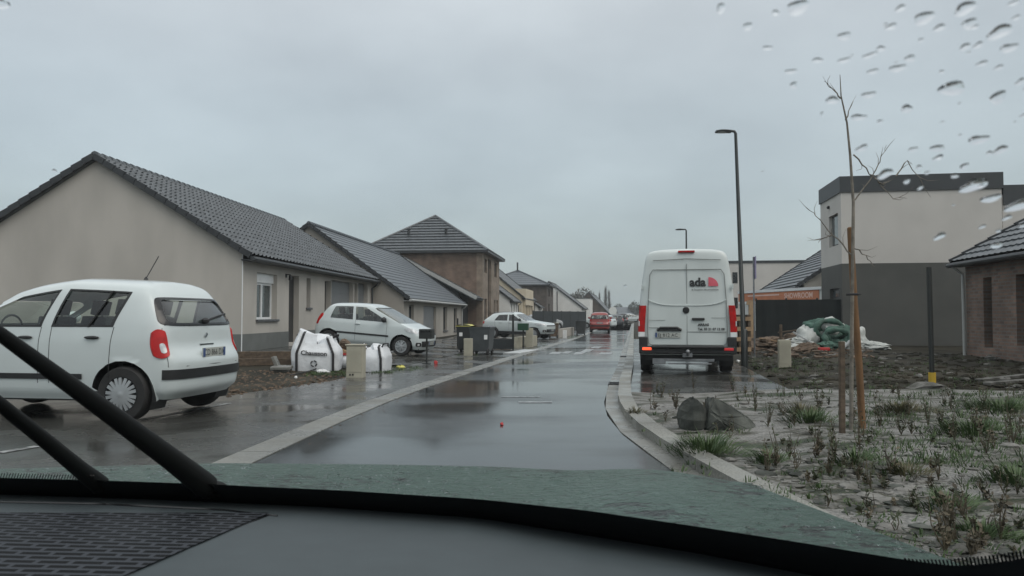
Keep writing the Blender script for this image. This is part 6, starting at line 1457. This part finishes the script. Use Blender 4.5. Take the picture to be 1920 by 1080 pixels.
for j in range(9):
    y = lerp(964, 1110, j / 8); x1 = lerp(505, 170, j / 8)
    P.append([dash_at(lerp(-220, x1, i / 14), y) for i in range(15)])
b.grid(P); b.build('speaker_grille', grille_mat(), dash)
for pts in ([(-100, 940), (200, 946), (420, 957), (520, 968)], [(175, 1108), (505, 966)]):
    b = MB(); b.path([dash_at(*q, .0005) for q in pts], .0016, 5); b.build('seam', M['frit'], dash)
# wipers
for pts, w0, w1 in (([(-80, 570), (0, 626), (110, 706), (220, 786), (320, 860), (385, 910)], .0052, .0165), ([(-60, 712), (0, 758), (80, 822), (150, 880), (186, 908)], .0065, .013)):
    b = MB(); Q = [glass_at(x, y, .02) for x, y in pts]; n = len(Q); b.path(Q, [lerp(w0, w1, (i / (n - 1)) ** 1.5) for i in range(n)], 10); wa = b.build('wiper_arm', M['wiper'], car, smooth=50)
b = MB(); c = glass_at(398, 918, .03); b.blob(c, (.022, .02, .012), 3, .05, 16, 10); b.build('wiper_pivot', M['wiper'], car, smooth=70)
# the pane itself, perfectly clear
b = MB(); P = []
for i in range(13):
    px = -150 + 2200 * i / 12; P.append([glass_at(px, y) - Vector((0, .003, .003)) for y in (line(TOP, px), 800, 600, 400, 200, 0, -150)])
b.grid(P); b.build('windscreen', clear_mat('clear windscreen'), car)
# raindrops on the outside of the pane
GR = 'raindrops on the windscreen'; LB = 'clear raindrop on the upper right of the windscreen'
DR = [(1496, 14, 46, 20), (1733, 34, 40, 17), (1583, 68, 30, 11), (1810, 16, 38, 18), (1818, 45, 28, 15), (1875, 60, 40, 20), (1785, 166, 50, 22), (1561, 188, 26, 14), (1629, 178, 24, 12), (1610, 220, 28, 12), (1700, 204, 20, 15), (1871, 183, 28, 20), (1616, 278, 20, 14), (1758, 278, 30, 11), (1835, 262, 32, 18), (1876, 281, 24, 14), (1683, 128, 27, 13), (1583, 113, 22, 9), (1808, 312, 17, 11), (1660, 326, 28, 18), (1826, 348, 46, 24), (1858, 372, 30, 18), (1910, 385, 40, 24), (1762, 443, 20, 15), (1439, 90, 20, 8), (1483, 134, 22, 9), (1488, 160, 16, 11), (1402, 50, 22, 11), (1352, 16, 18, 15), (1671, 50, 20, 10), (1762, 52, 22, 10), (1892, 90, 26, 15), (1842, 119, 20, 8), (1712, 280, 15, 10), (1762, 294, 13, 8), (1723, 313, 10, 8), (1738, 324, 10, 6), (1533, 113, 22, 8), (1637, 134, 20, 9), (1650, 228, 10, 8), (1541, 214, 6, 8), (1868, 460, 24, 12), (1842, 425, 12, 8), (1700, 340, 14, 9), (1725, 352, 12, 8), (1790, 330, 14, 9), (1888, 408, 16, 10), (5, 8, 26, 13), (102, 320, 8, 6), (1430, 322, 5, 4), (1172, 536, 7, 5)]
rg = random.Random(21)
while len(DR) < 84:
    px, py = rg.uniform(1400, 1925), rg.uniform(-5, 440)
    if (px - 1400) / 520 + rg.uniform(-.3, .3) < .25 + py / 900: continue
    s_ = rg.uniform(4, 13); DR.append((px, py, s_ * rg.uniform(1, 1.8), s_ * .8))
for k, (px, py, w, h) in enumerate(DR):
    c = glass_at(px, py, .001); dist = (c - CAM).length; a, bb = w / F * dist / 2 * .88, h / F * dist / 2 * 1.35
    X = Vector((1, -.12, .05 + rg.uniform(-.25, .25))).normalized(); X = (X - GN * X.dot(GN)).normalized(); Y = GN.cross(X); hh = .34 * min(a, bb); mb = MB(); P = []; ph = rg.uniform(0, 6)
    vs, fs = [], []; n1, n2 = 18, 6
    for j in range(n2 + 1):
        f = 1 - j / n2
        for i in range(n1):
            t = 2 * math.pi * i / n1; q = 1 + .16 * math.sin(2 * t + ph) + .10 * math.sin(3 * t + 2 * ph); vs.append(c + X * (a * math.cos(t) * f * q) + Y * (bb * math.sin(t) * f * q) + GN * (hh * (1 - f * f)))
    for j in range(n2):
        for i in range(n1): fs.append((j * n1 + i, j * n1 + (i + 1) % n1, (j + 1) * n1 + (i + 1) % n1, (j + 1) * n1 + i))
    fs.append(tuple(range(n1))[::-1]); mb.add(vs, fs)
    lab = LB if px > 1300 else {0: 'single raindrop in the top left corner of the windscreen', 1: 'single raindrop before the sky left of the first house ridge', 2: 'single raindrop on the glass before the sky right of the poplars'}[0 if py < 50 else 1 if px < 500 else 2]
    put(mb.build('raindrop', WATER, smooth=70, weld=True), lab, 'raindrop', GR)

# ---------------------------------------------------------------- rainy air
def haze():
    m = bpy.data.materials.new('haze'); m.use_nodes = True; N = m.node_tree.nodes; L = m.node_tree.links; N.remove(N['Principled BSDF'])
    v = N.new('ShaderNodeVolumePrincipled'); v.inputs['Color'].default_value = (.90, .95, .97, 1); v.inputs['Density'].default_value = .0007; v.inputs['Anisotropy'].default_value = 0
    L.new(v.outputs[0], N['Material Output'].inputs['Volume'])
    b = MB(); b.bx(-90, 110, -20, 330, -1.6, 13); put(b.build('haze', m, keep=True), kind='stuff')
haze()
